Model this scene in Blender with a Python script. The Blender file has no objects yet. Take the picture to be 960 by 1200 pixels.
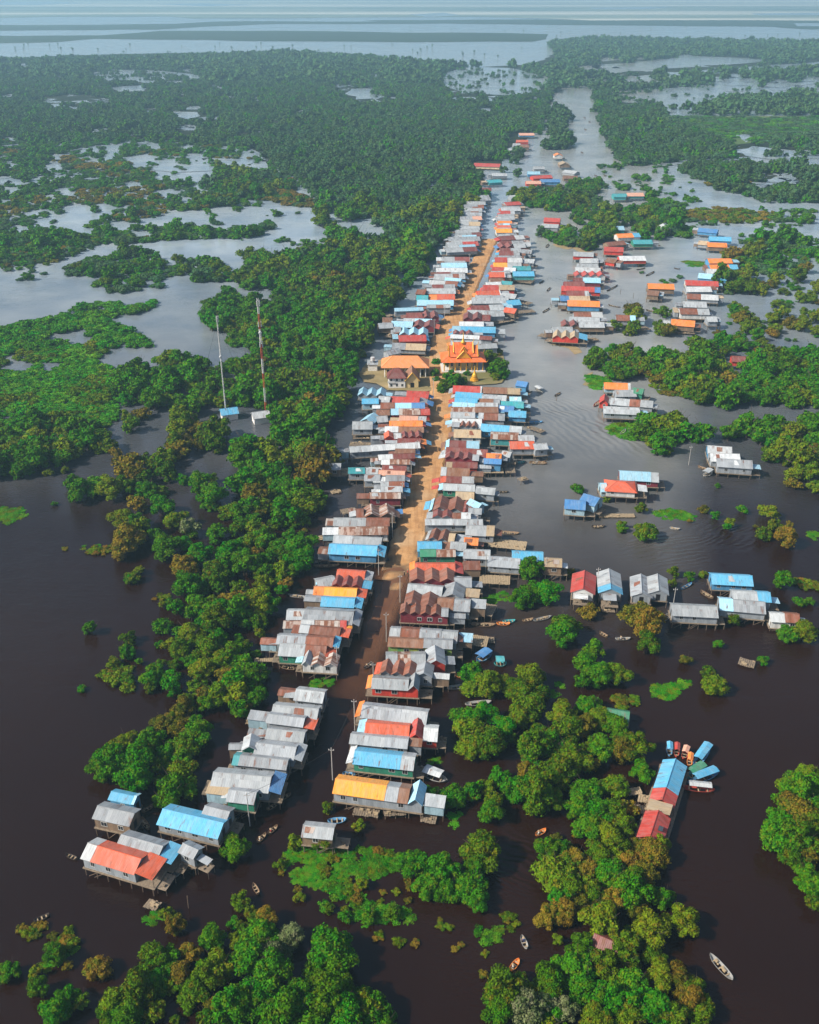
import bpy, math, random
import numpy as np
from mathutils import Vector, Matrix
random.seed(7); rng = np.random.default_rng(7)
C = bpy.context.scene.collection
R = math.radians
# ---------------------------------------------------------------- camera model
CH = 150.0; F = 1150.0; HOR = -20.0
PITCH = math.atan((600.0 - HOR) / F)
cp, sp = math.cos(PITCH), math.sin(PITCH)
def ray(u, v):
    a = (u - 480.0) / F; b = (600.0 - v) / F
    return np.array([a, cp + b * sp, -sp + b * cp])
def P(u, v, z=0.0):
    d = ray(u, v); t = (z - CH) / d[2]
    return Vector((d[0] * t, d[1] * t, z))
def proj(x, y, z=0.0):
    dz = z - CH
    depth = y * cp - dz * sp
    up = y * sp + dz * cp
    return 480 + F * x / depth, 600 - F * up / depth
def pxm(v, z=0.0):                      # horizontal pixels per metre at image row v
    p = P(480, v, z); return F / (p.y * cp + (CH - z) * sp)
# ---------------------------------------------------------------- mesh builder
class MB:
    def __init__(s): s.v = []; s.f = []; s.uv = []; s.m = []
    def quad(s, a, b, c, d, uv=None, m=0):
        n = len(s.v); s.v += [tuple(a), tuple(b), tuple(c), tuple(d)]; s.f.append((n, n+1, n+2, n+3))
        s.uv.append(uv or ((0,0),(1,0),(1,1),(0,1))); s.m.append(m)
    def tri(s, a, b, c, m=0):
        n = len(s.v); s.v += [tuple(a), tuple(b), tuple(c)]; s.f.append((n, n+1, n+2)); s.uv.append(((0,0),(1,0),(1,1))); s.m.append(m)
    def box(s, x0, x1, y0, y1, z0, z1, m=0):
        n = len(s.v)
        s.v += [(x0,y0,z0),(x1,y0,z0),(x1,y1,z0),(x0,y1,z0),(x0,y0,z1),(x1,y0,z1),(x1,y1,z1),(x0,y1,z1)]
        for f in ((3,2,1,0),(4,5,6,7),(0,1,5,4),(1,2,6,5),(2,3,7,6),(3,0,4,7)):
            s.f.append(tuple(n+i for i in f)); q = [s.v[n+i] for i in f]
            s.uv.append(tuple((p[0]+p[1], p[2]) for p in q)); s.m.append(m)
    def slab(s, a, b, c, d, t, m=0, uvs=None):
        # a,b,c,d top face counter-clockwise from above; thickness t downwards
        a,b,c,d = map(Vector, (a,b,c,d)); dn = Vector((0,0,-t))
        L = (b-a).length; W = (d-a).length
        o = random.uniform(0, 50)
        uv = uvs or ((o,0),(o+L,0),(o+L,W),(o,W))
        s.quad(a,b,c,d,uv,m); s.quad(d+dn,c+dn,b+dn,a+dn,(uv[3],uv[2],uv[1],uv[0]),m)
        for p,q in ((a,b),(b,c),(c,d),(d,a)): s.quad(p+dn,q+dn,q,p,((o,0),(o+.1,0),(o+.1,.1),(o,.1)),m)
    def tube(s, pts, rad, n=6, m=0, cap=True):
        base = len(s.v); k = len(pts); pts = [Vector(p) for p in pts]
        if not hasattr(rad, '__len__'): rad = [rad]*k
        for i, p in enumerate(pts):
            t = (pts[min(i+1,k-1)] - pts[max(i-1,0)]).normalized()
            a = t.orthogonal().normalized() if abs(t.z) < .95 else Vector((1,0,0)); a = (a - t*a.dot(t)).normalized(); b = t.cross(a)
            for j in range(n):
                w = 2*math.pi*j/n; q = p + (a*math.cos(w) + b*math.sin(w))*rad[i]; s.v.append(tuple(q))
        for i in range(k-1):
            for j in range(n):
                f = (base+i*n+j, base+i*n+(j+1)%n, base+(i+1)*n+(j+1)%n, base+(i+1)*n+j)
                s.f.append(f); s.uv.append(((j/n,i),((j+1)/n,i),((j+1)/n,i+1),(j/n,i+1))); s.m.append(m)
        if cap:
            s.f.append(tuple(base+(k-1)*n+j for j in range(n))); s.uv.append(tuple((0,0) for _ in range(n))); s.m.append(m)
            s.f.append(tuple(base+n-1-j for j in range(n))); s.uv.append(tuple((0,0) for _ in range(n))); s.m.append(m)
    def build(s, name, mat, parent=None, smooth=False, link=True):
        me = bpy.data.meshes.new(name); me.from_pydata(s.v, [], s.f)
        for mm in (mat if isinstance(mat, (list, tuple)) else [mat]): me.materials.append(mm)
        ul = me.uv_layers.new(name='UVMap')
        flat = [c for u in s.uv for p in u for c in p]
        ul.data.foreach_set('uv', flat)
        me.polygons.foreach_set('material_index', s.m)
        if smooth: me.polygons.foreach_set('use_smooth', [True]*len(s.f))
        me.update()
        return obj(name, me, parent, link)
def obj(name, me, parent=None, link=True):
    o = bpy.data.objects.new(name, me)
    if link: C.objects.link(o)
    if parent is not None: o.parent = parent
    return o
def tag(o, label=None, cat=None, group=None, kind=None):
    if label: o['label'] = label
    if cat: o['category'] = cat
    if group: o['group'] = group
    if kind: o['kind'] = kind
    return o
def empty(name, loc, rz=0.0):
    o = bpy.data.objects.new(name, None); C.objects.link(o); o.location = loc; o.rotation_euler = (0,0,rz); o.empty_display_size = .5
    return o
def copy_tree(o, parent=None):
    c = o.copy(); C.objects.link(c)
    if parent is not None: c.parent = parent
    for ch in list(o.children): copy_tree(ch, c)
    return c
ORD = ('first second third fourth fifth sixth seventh eighth ninth tenth eleventh twelfth thirteenth fourteenth fifteenth sixteenth seventeenth eighteenth nineteenth twentieth').split()
TENS = {20:'twenty',30:'thirty',40:'forty',50:'fifty'}
def ordinal(n):
    if n <= 20: return ORD[n-1]
    t = n//10*10; r = n % 10
    if r == 0: return {30:'thirtieth',40:'fortieth',50:'fiftieth',60:'sixtieth'}[t]
    return {20:'twenty',30:'thirty',40:'forty',50:'fifty',60:'sixty'}[t] + '-' + ORD[r-1]
# ---------------------------------------------------------------- materials
def new_mat(name):
    m = bpy.data.materials.new(name); m.use_nodes = True
    nt = m.node_tree; b = nt.nodes['Principled BSDF']; return m, nt, b
def N(nt, t, **k):
    n = nt.nodes.new(t)
    for a, v in k.items():
        if a.startswith('i_'):
            key = a[2:]; key = int(key) if key.isdigit() else key
            n.inputs[key].default_value = v
        else: setattr(n, a, v)
    return n
def mixc(nt, fac, a, b, mode='MIX'):
    n = nt.nodes.new('ShaderNodeMix'); n.data_type = 'RGBA'; n.blend_type = mode
    for k, v in ((0, fac), (6, a), (7, b)):
        if isinstance(v, bpy.types.NodeSocket): nt.links.new(v, n.inputs[k])
        elif isinstance(v, (int, float)): n.inputs[k].default_value = v
        else: n.inputs[k].default_value = (*v, 1)
    return n.outputs[2]
def math_(nt, op, a, b=0.0, clamp=False):
    n = nt.nodes.new('ShaderNodeMath'); n.operation = op; n.use_clamp = clamp
    for k, v in ((0, a), (1, b)):
        if isinstance(v, bpy.types.NodeSocket): nt.links.new(v, n.inputs[k])
        else: n.inputs[k].default_value = v
    return n.outputs[0]
def ramp(nt, src, p0, p1, c0=(0,0,0), c1=(1,1,1)):
    n = nt.nodes.new('ShaderNodeValToRGB'); e = n.color_ramp.elements
    e[0].position = p0; e[1].position = p1; e[0].color = (*c0,1); e[1].color = (*c1,1)
    nt.links.new(src, n.inputs[0]); return n.outputs[0]
def noise(nt, vec, scale, detail=3, rough=.55, dist=0.0):
    n = N(nt, 'ShaderNodeTexNoise', i_Scale=scale, i_Detail=detail, i_Roughness=rough, i_Distortion=dist)
    if vec is not None: nt.links.new(vec, n.inputs['Vector'])
    return n.outputs['Fac']
def geo_pos(nt): return N(nt, 'ShaderNodeNewGeometry').outputs['Position']

def roof_mat(name, col, alt, rust=.15, panel=.55, rough=.5, var=.22, metal=0.0):
    """sheet-metal roof: individual sheets of differing tone, corrugation bump, rust patches and streaks"""
    m, nt, b = new_mat(name)
    uv = N(nt, 'ShaderNodeUVMap').outputs[0]
    oi = N(nt, 'ShaderNodeObjectInfo')
    sep = N(nt, 'ShaderNodeSeparateXYZ'); nt.links.new(uv, sep.inputs[0])
    sx = math_(nt, 'FLOOR', math_(nt, 'DIVIDE', sep.outputs[0], .9))
    sy = math_(nt, 'FLOOR', math_(nt, 'DIVIDE', sep.outputs[1], 2.4))
    cmb = N(nt, 'ShaderNodeCombineXYZ'); nt.links.new(sx, cmb.inputs[0]); nt.links.new(sy, cmb.inputs[1]); nt.links.new(math_(nt,'MULTIPLY',oi.outputs['Random'],97.), cmb.inputs[2])
    wn = N(nt, 'ShaderNodeTexWhiteNoise', noise_dimensions='3D'); nt.links.new(cmb.outputs[0], wn.inputs['Vector'])
    sheet = wn.outputs['Value']
    mp = N(nt, 'ShaderNodeMapping'); mp.inputs['Scale'].default_value = (1.6, .45, 1); nt.links.new(uv, mp.inputs[0])
    ofs = N(nt, 'ShaderNodeCombineXYZ'); nt.links.new(math_(nt,'MULTIPLY',oi.outputs['Random'],300.), ofs.inputs[2]); nt.links.new(ofs.outputs[0], mp.inputs['Location'])
    nz = noise(nt, mp.outputs[0], 1.0, 4, .65)
    big = noise(nt, mp.outputs[0], .35, 2, .5)
    c = mixc(nt, math_(nt,'MULTIPLY',sheet, panel), col, alt)
    # per-roof tone
    hv = N(nt, 'ShaderNodeHueSaturation'); nt.links.new(c, hv.inputs['Color'])
    nt.links.new(math_(nt,'ADD', 1-var, math_(nt,'MULTIPLY',oi.outputs['Random'], var*1.5)), hv.inputs['Value'])
    nt.links.new(math_(nt,'ADD', .9, math_(nt,'MULTIPLY',nz, .2)), hv.inputs['Saturation'])
    c = hv.outputs[0]
    fade = noise(nt, mp.outputs[0], .55, 4, .7)      # sun-faded chalky patches
    c = mixc(nt, math_(nt,'MULTIPLY', ramp(nt, fade, .42, .62), .17), c, (.42,.42,.40))
    th = .74 - rust*.55
    rf = ramp(nt, math_(nt,'ADD', nz, math_(nt,'MULTIPLY', math_(nt,'SUBTRACT',sheet,.5), .28)), th-.06, th+.10)
    c = mixc(nt, math_(nt,'MULTIPLY', rf, .85), c, (.17,.065,.032))
    mp2 = N(nt, 'ShaderNodeMapping'); mp2.inputs['Scale'].default_value = (4.0, .5, 1); nt.links.new(uv, mp2.inputs[0]); nt.links.new(ofs.outputs[0], mp2.inputs['Location'])
    dirt = ramp(nt, noise(nt, mp2.outputs[0], 1.0, 4, .65), .42, .70)
    c = mixc(nt, math_(nt,'MULTIPLY', dirt, .62), c, mixc(nt, .5, c, (.05,.045,.04)))
    nt.links.new(c, b.inputs['Base Color'])
    b.inputs['Roughness'].default_value = rough; b.inputs['Metallic'].default_value = metal
    b.inputs['Specular IOR Level'].default_value = .35
    wv = N(nt, 'ShaderNodeTexWave', i_Scale=.9, bands_direction='X'); nt.links.new(uv, wv.inputs[0])
    bp = N(nt, 'ShaderNodeBump', i_Strength=.35, i_Distance=.05); nt.links.new(wv.outputs['Fac'], bp.inputs['Height'])
    nt.links.new(bp.outputs[0], b.inputs['Normal'])
    return m
ROOF = {}
def rm(code, word, *a, **k): ROOF[code] = (roof_mat('roof_'+word.replace(' ','_'), *a, **k), word)
rm('gy','grey', (.36,.39,.42), (.20,.22,.24), rust=.08, panel=.8)
rm('lg','pale grey', (.43,.46,.48), (.27,.30,.32), rust=.05, panel=.75)
rm('wh','white', (.62,.65,.66), (.42,.45,.47), rust=.03, panel=.7)
rm('rs','rusty', (.27,.085,.042), (.20,.075,.045), rust=.25, panel=.9)
rm('rt','rust striped', (.46,.42,.38), (.30,.11,.05), rust=.45, panel=1.0)
rm('mr','maroon', (.22,.045,.035), (.17,.05,.04), rust=.12, panel=.7)
rm('rd','red', (.50,.050,.035), (.36,.055,.04), rust=.06, var=.12)
rm('ro','red-orange', (.64,.11,.045), (.48,.10,.05), rust=.05, var=.1)
rm('og','orange', (.85,.24,.035), (.72,.20,.045), rust=.02, var=.1)
rm('yo','amber', (.88,.36,.03), (.80,.30,.04), rust=.0, var=.1)
rm('sb','sky blue', (.08,.38,.62), (.16,.46,.64), rust=.04, var=.12)
rm('lb','pale blue', (.30,.58,.74), (.40,.60,.70), rust=.03)
rm('bl','blue', (.06,.20,.45), (.09,.26,.48), rust=.02)
rm('tl','teal', (.04,.34,.38), (.06,.26,.28), rust=.03)
rm('gn','green', (.04,.26,.14), (.05,.20,.12), rust=.05)
rm('tn','tan', (.48,.36,.22), (.38,.29,.19), rust=.10)
rm('pk','peach', (.70,.36,.24), (.60,.34,.26), rust=.06)
rm('br','brown', (.24,.11,.06), (.19,.10,.06), rust=.2)
def plain(name, col, rough=.8, nscale=2.0, var=.35, bump=0.0, second=None, metal=0.0, spec=.3):
    m, nt, b = new_mat(name)
    tc = N(nt,'ShaderNodeTexCoord').outputs['Object']
    n1 = noise(nt, tc, nscale, 4, .6); n2 = noise(nt, tc, nscale*6, 2)
    f = ramp(nt, math_(nt,'ADD', math_(nt,'MULTIPLY',n1,.7), math_(nt,'MULTIPLY',n2,.3)), .35, .65)
    dark = second or tuple(c*(1-var) for c in col)
    c = mixc(nt, f, dark, col)
    oi = N(nt, 'ShaderNodeObjectInfo'); hv = N(nt,'ShaderNodeHueSaturation'); nt.links.new(c, hv.inputs['Color'])
    nt.links.new(math_(nt,'ADD', .85, math_(nt,'MULTIPLY',oi.outputs['Random'],.3)), hv.inputs['Value'])
    nt.links.new(hv.outputs[0], b.inputs['Base Color']); b.inputs['Roughness'].default_value = rough; b.inputs['Metallic'].default_value = metal
    b.inputs['Specular IOR Level'].default_value = spec
    if bump:
        bp = N(nt,'ShaderNodeBump', i_Strength=bump, i_Distance=.05); nt.links.new(n2, bp.inputs['Height']); nt.links.new(bp.outputs[0], b.inputs['Normal'])
    return m
def wall_mat(name, col, second=None):
    """board / sheet walls: vertical strips of differing tone with stains"""
    m, nt, b = new_mat(name)
    uv = N(nt, 'ShaderNodeUVMap').outputs[0]; oi = N(nt, 'ShaderNodeObjectInfo')
    sep = N(nt, 'ShaderNodeSeparateXYZ'); nt.links.new(uv, sep.inputs[0])
    cmb = N(nt, 'ShaderNodeCombineXYZ'); nt.links.new(math_(nt,'FLOOR',math_(nt,'DIVIDE',sep.outputs[0],.8)), cmb.inputs[0]); nt.links.new(math_(nt,'MULTIPLY',oi.outputs['Random'],97.), cmb.inputs[2])
    wn = N(nt, 'ShaderNodeTexWhiteNoise', noise_dimensions='3D'); nt.links.new(cmb.outputs[0], wn.inputs['Vector'])
    mp = N(nt, 'ShaderNodeMapping'); mp.inputs['Scale'].default_value = (1.5,.5,1); nt.links.new(uv, mp.inputs[0])
    nz = noise(nt, mp.outputs[0], 1.5, 4)
    c = mixc(nt, wn.outputs['Value'], col, second or tuple(x*.68 for x in col))
    c = mixc(nt, math_(nt,'MULTIPLY', ramp(nt, nz, .45,.75), .45), c, tuple(x*.35 for x in col))
    nt.links.new(c, b.inputs['Base Color']); b.inputs['Roughness'].default_value = .8
    wv = N(nt, 'ShaderNodeTexWave', i_Scale=1.3, bands_direction='X'); nt.links.new(uv, wv.inputs[0])
    bp = N(nt, 'ShaderNodeBump', i_Strength=.3, i_Distance=.04); nt.links.new(wv.outputs['Fac'], bp.inputs['Height']); nt.links.new(bp.outputs[0], b.inputs['Normal'])
    return m
WALL = {'gy': wall_mat('wall_tin', (.30,.33,.36)), 'wd': wall_mat('wall_timber', (.24,.16,.10), (.14,.10,.07)), 'gn': wall_mat('wall_green', (.03,.24,.15)),
        'tl': wall_mat('wall_teal', (.06,.33,.34)), 'bl': wall_mat('wall_blue', (.08,.28,.50)), 'rd': wall_mat('wall_red', (.60,.05,.03)), 'cr': wall_mat('wall_crimson', (.22,.025,.04)),
        'wh': wall_mat('wall_white', (.66,.66,.64)), 'lb': wall_mat('wall_pale_blue', (.34,.50,.58)), 'yg': wall_mat('wall_lime_yellow', (.34,.38,.06), (.08,.28,.10)), 'cm': wall_mat('wall_cream', (.62,.52,.34))}
WALL['mr'] = WALL['cr']
M_WOOD = plain('weathered_wood', (.17,.125,.09), .9, 3, .5)
M_DECK = plain('deck_boards', (.27,.21,.15), .9, 2.5, .5)
M_PALEWOOD = plain('pale_timber', (.42,.32,.20), .85, 3, .4)
M_DARK = plain('dark_opening', (.02,.02,.022), .4, 3, .4)
M_GLASS = plain('window_glass', (.05,.06,.07), .15, 2, .3, spec=.5)
M_FRAME = plain('painted_frame', (.55,.56,.55), .6, 4, .2)
M_CONC = plain('concrete', (.48,.46,.43), .85, 2, .3)
M_ROPE = plain('cable', (.03,.03,.03), .6)
M_STEELR = plain('tower_red', (.42,.07,.04), .6, 1, .2); M_STEELW = plain('tower_white', (.62,.62,.62), .6, 1, .2)
M_GOLD = plain('gold_paint', (.80,.42,.04), .4, 4, .25, metal=.2)
M_TRUNK = plain('bark', (.085,.065,.048), .95, 3, .5, bump=.5)
M_SKIN = plain('skin', (.26,.13,.08), .6, 3, .1)
HAZE_D = .00019; SKY_S = .10; SUN_S = 5.0; EXPO = 0.42
# ================================================================ trees
def leaf_mat(name, cols, trans=.12):
    m, nt, b = new_mat(name)
    g = N(nt, 'ShaderNodeNewGeometry'); oi = N(nt, 'ShaderNodeObjectInfo')
    isl = g.outputs['Random Per Island']
    n1 = noise(nt, g.outputs['Position'], .35, 2); n2 = noise(nt, g.outputs['Position'], .012, 2)
    c = mixc(nt, isl, tuple(x*.50 for x in cols[0]), tuple(x*1.55 for x in cols[1]))
    c = mixc(nt, math_(nt,'MULTIPLY', ramp(nt, n1, .42, .62), .6), c, cols[2])
    c = mixc(nt, math_(nt,'MULTIPLY', ramp(nt, math_(nt,'ADD', math_(nt,'MULTIPLY', n2, .8), math_(nt,'MULTIPLY', oi.outputs['Random'], .45)), .48, .75), .55), c, cols[3])
    n3 = noise(nt, g.outputs['Position'], .95, 3)
    c = mixc(nt, math_(nt,'MULTIPLY', ramp(nt, n3, .52, .62), .65), c, cols[4] if len(cols) > 4 else cols[3])
    hv = N(nt,'ShaderNodeHueSaturation'); nt.links.new(c, hv.inputs['Color'])
    nt.links.new(math_(nt,'ADD', .72, math_(nt,'MULTIPLY', oi.outputs['Random'], .6)), hv.inputs['Value'])
    nt.links.new(math_(nt,'ADD', .485, math_(nt,'MULTIPLY', math_(nt,'FRACT', math_(nt,'MULTIPLY', oi.outputs['Random'], 7.3)), .03)), hv.inputs['Hue'])
    nt.links.new(hv.outputs[0], b.inputs['Base Color'])
    b.inputs['Roughness'].default_value = .8; b.inputs['Specular IOR Level'].default_value = .04
    if trans:
        t = N(nt, 'ShaderNodeBsdfTranslucent'); nt.links.new(hv.outputs[0], t.inputs[0])
        mx = N(nt, 'ShaderNodeMixShader', i_0=trans); out = nt.nodes['Material Output']
        nt.links.new(b.outputs[0], mx.inputs[1]); nt.links.new(t.outputs[0], mx.inputs[2]); nt.links.new(mx.outputs[0], out.inputs[0])
    return m
LEAF = {
 'g': leaf_mat('leaves_green', [(.018,.120,.002), (.042,.185,.003), (.085,.19,.004), (.012,.110,.004), (.115,.155,.004)]),
 'o': leaf_mat('leaves_olive', [(.042,.120,.003), (.085,.170,.004), (.024,.13,.004), (.115,.145,.005), (.16,.115,.007)]),
 'y': leaf_mat('leaves_bronze', [(.12,.105,.008), (.18,.13,.012), (.06,.11,.006), (.18,.10,.012), (.04,.11,.005)]),
 'p': leaf_mat('leaves_pale', [(.07,.13,.03), (.17,.19,.09), (.04,.11,.012), (.12,.13,.05), (.16,.15,.09)]),
 'm': leaf_mat('leaves_marsh', [(.016,.19,.006), (.030,.24,.007), (.05,.20,.007), (.09,.19,.008), (.10,.16,.012)]),
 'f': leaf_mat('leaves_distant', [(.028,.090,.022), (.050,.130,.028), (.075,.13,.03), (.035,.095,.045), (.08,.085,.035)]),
}
ADJ = {'g': 'green', 'o': 'olive green', 'y': 'bronze tinged', 'p': 'pale grey-green', 'm': 'bright green'}
def ico(center, r, squash, sub, rg, jitter=.12):
    import bmesh
    bm = bmesh.new(); bmesh.ops.create_icosphere(bm, subdivisions=sub, radius=1)
    v = np.array([x.co[:] for x in bm.verts]); f = [tuple(w.index for w in q.verts) for q in bm.faces]; bm.free()
    v *= (1 + rg.uniform(-jitter, jitter, (len(v),1))); v = v * np.array([r, r, r*squash]) + center
    return v, f
def crown_mesh(name, seed, nlobe, nleaf, lsz, mat, flat=1.0, inner=1, skirt=True):
    """unit crown (radius about 1, base near z=0): leaf quads over several uneven lobes, over small dark cores"""
    rg = np.random.default_rng(seed)
    lobes = []
    H = 1.55*flat
    for i in range(nlobe):
        t = (i + .5)/nlobe; a = i*2.39996 + rg.uniform(-.5,.5)
        z = H*(.30 + .58*t) + rg.uniform(-.1,.1)*flat
        rad = (.66*math.sqrt(max(0.02, 1 - (t*1.02)**2.2)) + rg.uniform(-.16,.24)) if nlobe > 1 else 0
        lr = rg.uniform(.22,.50)*(1.05 if t < .7 else .9)
        lobes.append((np.array([rad*math.cos(a), rad*math.sin(a), z]), lr))
    if skirt:
        for i in range(max(3, nlobe//3)):
            a = rg.uniform(0, 6.28); lobes.append((np.array([.62*math.cos(a), .62*math.sin(a), .26*flat]), rg.uniform(.24,.36)))
    lobes.append((np.array([0,0,H*.5]), .62))
    V = []; Fc = []; nb = 0
    w = np.array([l[1]**2 for l in lobes]); w /= w.sum()
    for (c, lr), wt in zip(lobes, w):
        n = max(3, int(nleaf*wt))
        d = rg.normal(size=(n,3)); d /= np.linalg.norm(d, axis=1)[:,None]
        d[:,2] = np.where((d[:,2] < -.35), -d[:,2], d[:,2])
        sh = rg.uniform(.80,1.10,(n,1)) + .10*np.sin(d[:,:1]*7+seed)*np.cos(d[:,1:2]*6)
        p = c + d*np.array([1,1,.85*min(1,flat+.2)])*lr*sh
        nr = d + rg.normal(scale=.55, size=(n,3)); nr /= np.linalg.norm(nr, axis=1)[:,None]
        up = rg.normal(size=(n,3)); t1 = np.cross(nr, up); t1 /= np.linalg.norm(t1, axis=1)[:,None]; t2 = np.cross(nr, t1)
        s = lsz*rg.uniform(.6,1.35,(n,1)); s2 = s*rg.uniform(.5,.95,(n,1))
        q = np.stack([p - t1*s, p - t2*s2, p + t1*s, p + t2*s2], 1).reshape(-1,3)
        V.append(q); Fc += [(nb+4*i, nb+4*i+1, nb+4*i+2, nb+4*i+3) for i in range(n)]; nb += 4*n
        if inner:
            iv, f = ico(c, lr*.74, .85, inner, rg); V.append(iv); Fc += [tuple(nb+k for k in q) for q in f]; nb += len(iv)
    me = bpy.data.meshes.new(name); me.from_pydata(np.concatenate(V).tolist(), [], Fc); me.materials.append(mat); me.update()
    return me, [l for l in lobes]
def trunk_mesh(name, seed, lobes):
    rg = random.Random(seed); b = MB(); th = .62
    b.tube([(0,0,-.35),(.03,.02,.1),(-.03,.03,.4),(.02,0,th)], [.085,.07,.055,.045], 6)
    for c, lr in lobes[1:7]:
        j = rg.uniform(.05,.35)
        b.tube([(0,0,j),(c[0]*.5,c[1]*.5,j+(c[2]-j)*.45),tuple(c)], [.045,.03,.015], 5)
    for k in range(5):     # bare twigs that poke out of the crown
        a = rg.uniform(0,6.28); e = rg.uniform(.75,1.2); zt = rg.uniform(.8,1.75)
        b.tube([(.1*math.cos(a),.1*math.sin(a),.4),(e*.6*math.cos(a),e*.6*math.sin(a),zt*.7),(e*math.cos(a+.2),e*math.sin(a+.2),zt)], [.03,.018,.008], 4)
    for k in range(3):
        a = rg.uniform(0,6.28); r = rg.uniform(.15,.4); b.tube([(math.cos(a)*r,math.sin(a)*r,-.35),(math.cos(a)*r*.7,math.sin(a)*r*.7,.5)], [.035,.025], 5)
    me_o = b.build(name, M_TRUNK, link=False, smooth=True); return me_o.data
NV = 7
CROWN_HI, CROWN_MD, TRUNKM = {}, {}, []
for i in range(NV):
    for k in ('g','o','y','p','m'):
        if k == 'g':
            hi, lobes = crown_mesh('crown_leaves', 100+i, 7+i*2, 3400, .070, LEAF['g'], flat=[1,.85,1.2,.9,1.1,.75,1.3][i])
            md, lb2 = crown_mesh('crown_leaves_mid', 100+i, 6+i, 1100, .105, LEAF['g'], flat=[1,.85,1.2,.9,1.1,.75,1.3][i])
            TRUNKM.append(trunk_mesh('trunk', 50+i, lobes))
            CROWN_HI['g',i] = hi; CROWN_MD['g',i] = md
        else:
            for D in (CROWN_HI, CROWN_MD):
                me = D['g',i].copy(); me.materials.clear(); me.materials.append(LEAF[k]); D[k,i] = me
def lod(prefix, n, mats, **k):
    out = {}
    for i in range(n):
        for j, mk in enumerate(mats):
            if j == 0: base, _ = crown_mesh(prefix, 300+i, mat=LEAF[mk], **k); out[mk,i] = base
            else: me = base.copy(); me.materials.clear(); me.materials.append(LEAF[mk]); out[mk,i] = me
    return out
CROWN_LO = lod('far_crown', 4, ['g','o','y','f','m'], nlobe=6, nleaf=260, lsz=.19, inner=1)
CROWN_XLO = lod('remote_crown', 3, ['f','g'], nlobe=5, nleaf=60, lsz=.36, inner=1)
BUSH = lod('bush', 3, ['m','g','o','y','f'], nlobe=6, nleaf=420, lsz=.13, flat=.42, inner=1, skirt=False)
WEED = lod('weed_mat', 3, ['m','y','o'], nlobe=9, nleaf=260, lsz=.15, flat=.13, inner=0, skirt=False)

TREES = []     # individual trees: grove phrase, u, v, r_px, kind
def grove(phrase, x0, y0, s, txt):
    for line in txt.replace('\n', ';').split(';'):
        t = line.split()
        if len(t) == 4: TREES.append((phrase, x0+float(t[0])/s, y0+float(t[1])/s, float(t[2])/s, t[3]))
grove('in the flooded grove at the bottom left corner', 0, 960, 2.909, """30 510 35 g;185 460 35 g;120 515 24 o;230 485 20 y;130 575 32 g;330 500 40 y;190 660 48 g;225 610 35 g;272 610 30 o;365 650 38 g;400 620 45 o;460 590 55 o;430 670 45 g
485 625 26 y;520 470 50 o;560 475 45 g;610 520 38 y;545 540 38 g;660 590 45 o;650 460 35 y;720 410 38 g;740 500 55 o;700 550 42 o;590 355 32 y;565 320 28 g;815 275 30 o;850 310 25 y;905 335 35 y;825 365 25 y
870 390 50 g;850 470 60 g;930 470 48 p;880 570 56 g;825 610 60 g;780 650 48 g;735 640 35 y;930 665 48 g""")
grove('in the dark grove at the bottom left centre', 300, 920, 2.667, """20 470 45 g;115 465 38 p;70 525 36 p;55 590 50 g;230 520 62 g;200 580 50 g;255 570 45 g;150 670 55 g;240 670 62 g;345 690 62 g;80 725 60 g;290 735 60 g;170 735 52 g;400 735 40 g""")
grove('on the island of the lower centre channel', 300, 920, 2.667, """497 255 40 g;480 300 24 y;580 265 46 g;540 310 42 g;600 320 36 g;702 205 54 o;672 310 44 g;690 362 34 g""")
grove('beside the orange roofed stilt house', 300, 920, 2.667, """225 65 20 o;325 120 22 g;545 30 34 g;612 32 36 g;678 18 28 g;120 175 25 o;212 172 30 o;75 240 20 y;135 340 20 g;275 405 22 g;350 405 24 g;430 390 26 g;335 305 22 o;230 380 18 y""")
grove('at the bottom edge right of centre', 300, 920, 2.667, """775 640 58 o;760 700 45 g;910 615 48 g;850 700 52 p;920 690 42 g""")
grove('in the round clump below the water hyacinth', 500, 760, 3.692, """195 110 42 g;190 165 38 o;265 160 48 o;330 150 42 o;390 170 45 o;462 110 42 o;405 205 50 o;485 175 40 o;440 255 60 o;400 305 45 o""")
grove('in the clump right of the near house row', 500, 760, 3.692, """180 300 55 g;250 280 50 g;200 370 70 o;275 405 65 o;180 425 48 o;340 335 50 g;370 375 32 g""")
grove('in the long grove left of the barge', 500, 760, 3.692, """585 290 52 o;600 355 60 o;535 400 60 g;460 430 60 o;500 375 46 o;620 445 60 o;690 330 42 y;740 300 45 o;820 330 45 g;850 380 40 g;760 440 50 g;700 500 40 y;850 440 50 y;910 420 60 o;930 530 45 g;655 350 40 y
480 555 60 o;570 540 65 o;640 500 50 o;400 620 60 g;470 645 70 o;545 650 50 o;695 600 65 g;660 675 50 g;820 590 55 o;740 700 60 g;805 700 60 o;700 775 55 g;780 800 55 o;850 755 50 o;820 850 45 o;870 690 40 y""")
grove('in the wooded strip below the barge', 500, 760, 3.692, """530 870 52 g;590 865 42 g;555 960 78 o;640 900 50 y;620 1020 60 o;700 950 46 y;800 960 58 g;780 1010 40 g;870 1000 56 o;885 910 44 y;925 975 46 y;920 850 44 y;745 880 46 o;840 910 42 o;700 1040 50 o;770 1070 45 y;860 1080 50 o""")
grove('on the gold leaved spit under the barge', 500, 760, 3.692, """120 620 40 g;90 655 30 g;200 620 35 g;265 595 36 o;290 645 40 o;275 710 46 g;20 620 35 g;235 865 75 o;190 1005 58 g;60 960 58 g;45 1030 50 g;215 950 46 g""")
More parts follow.
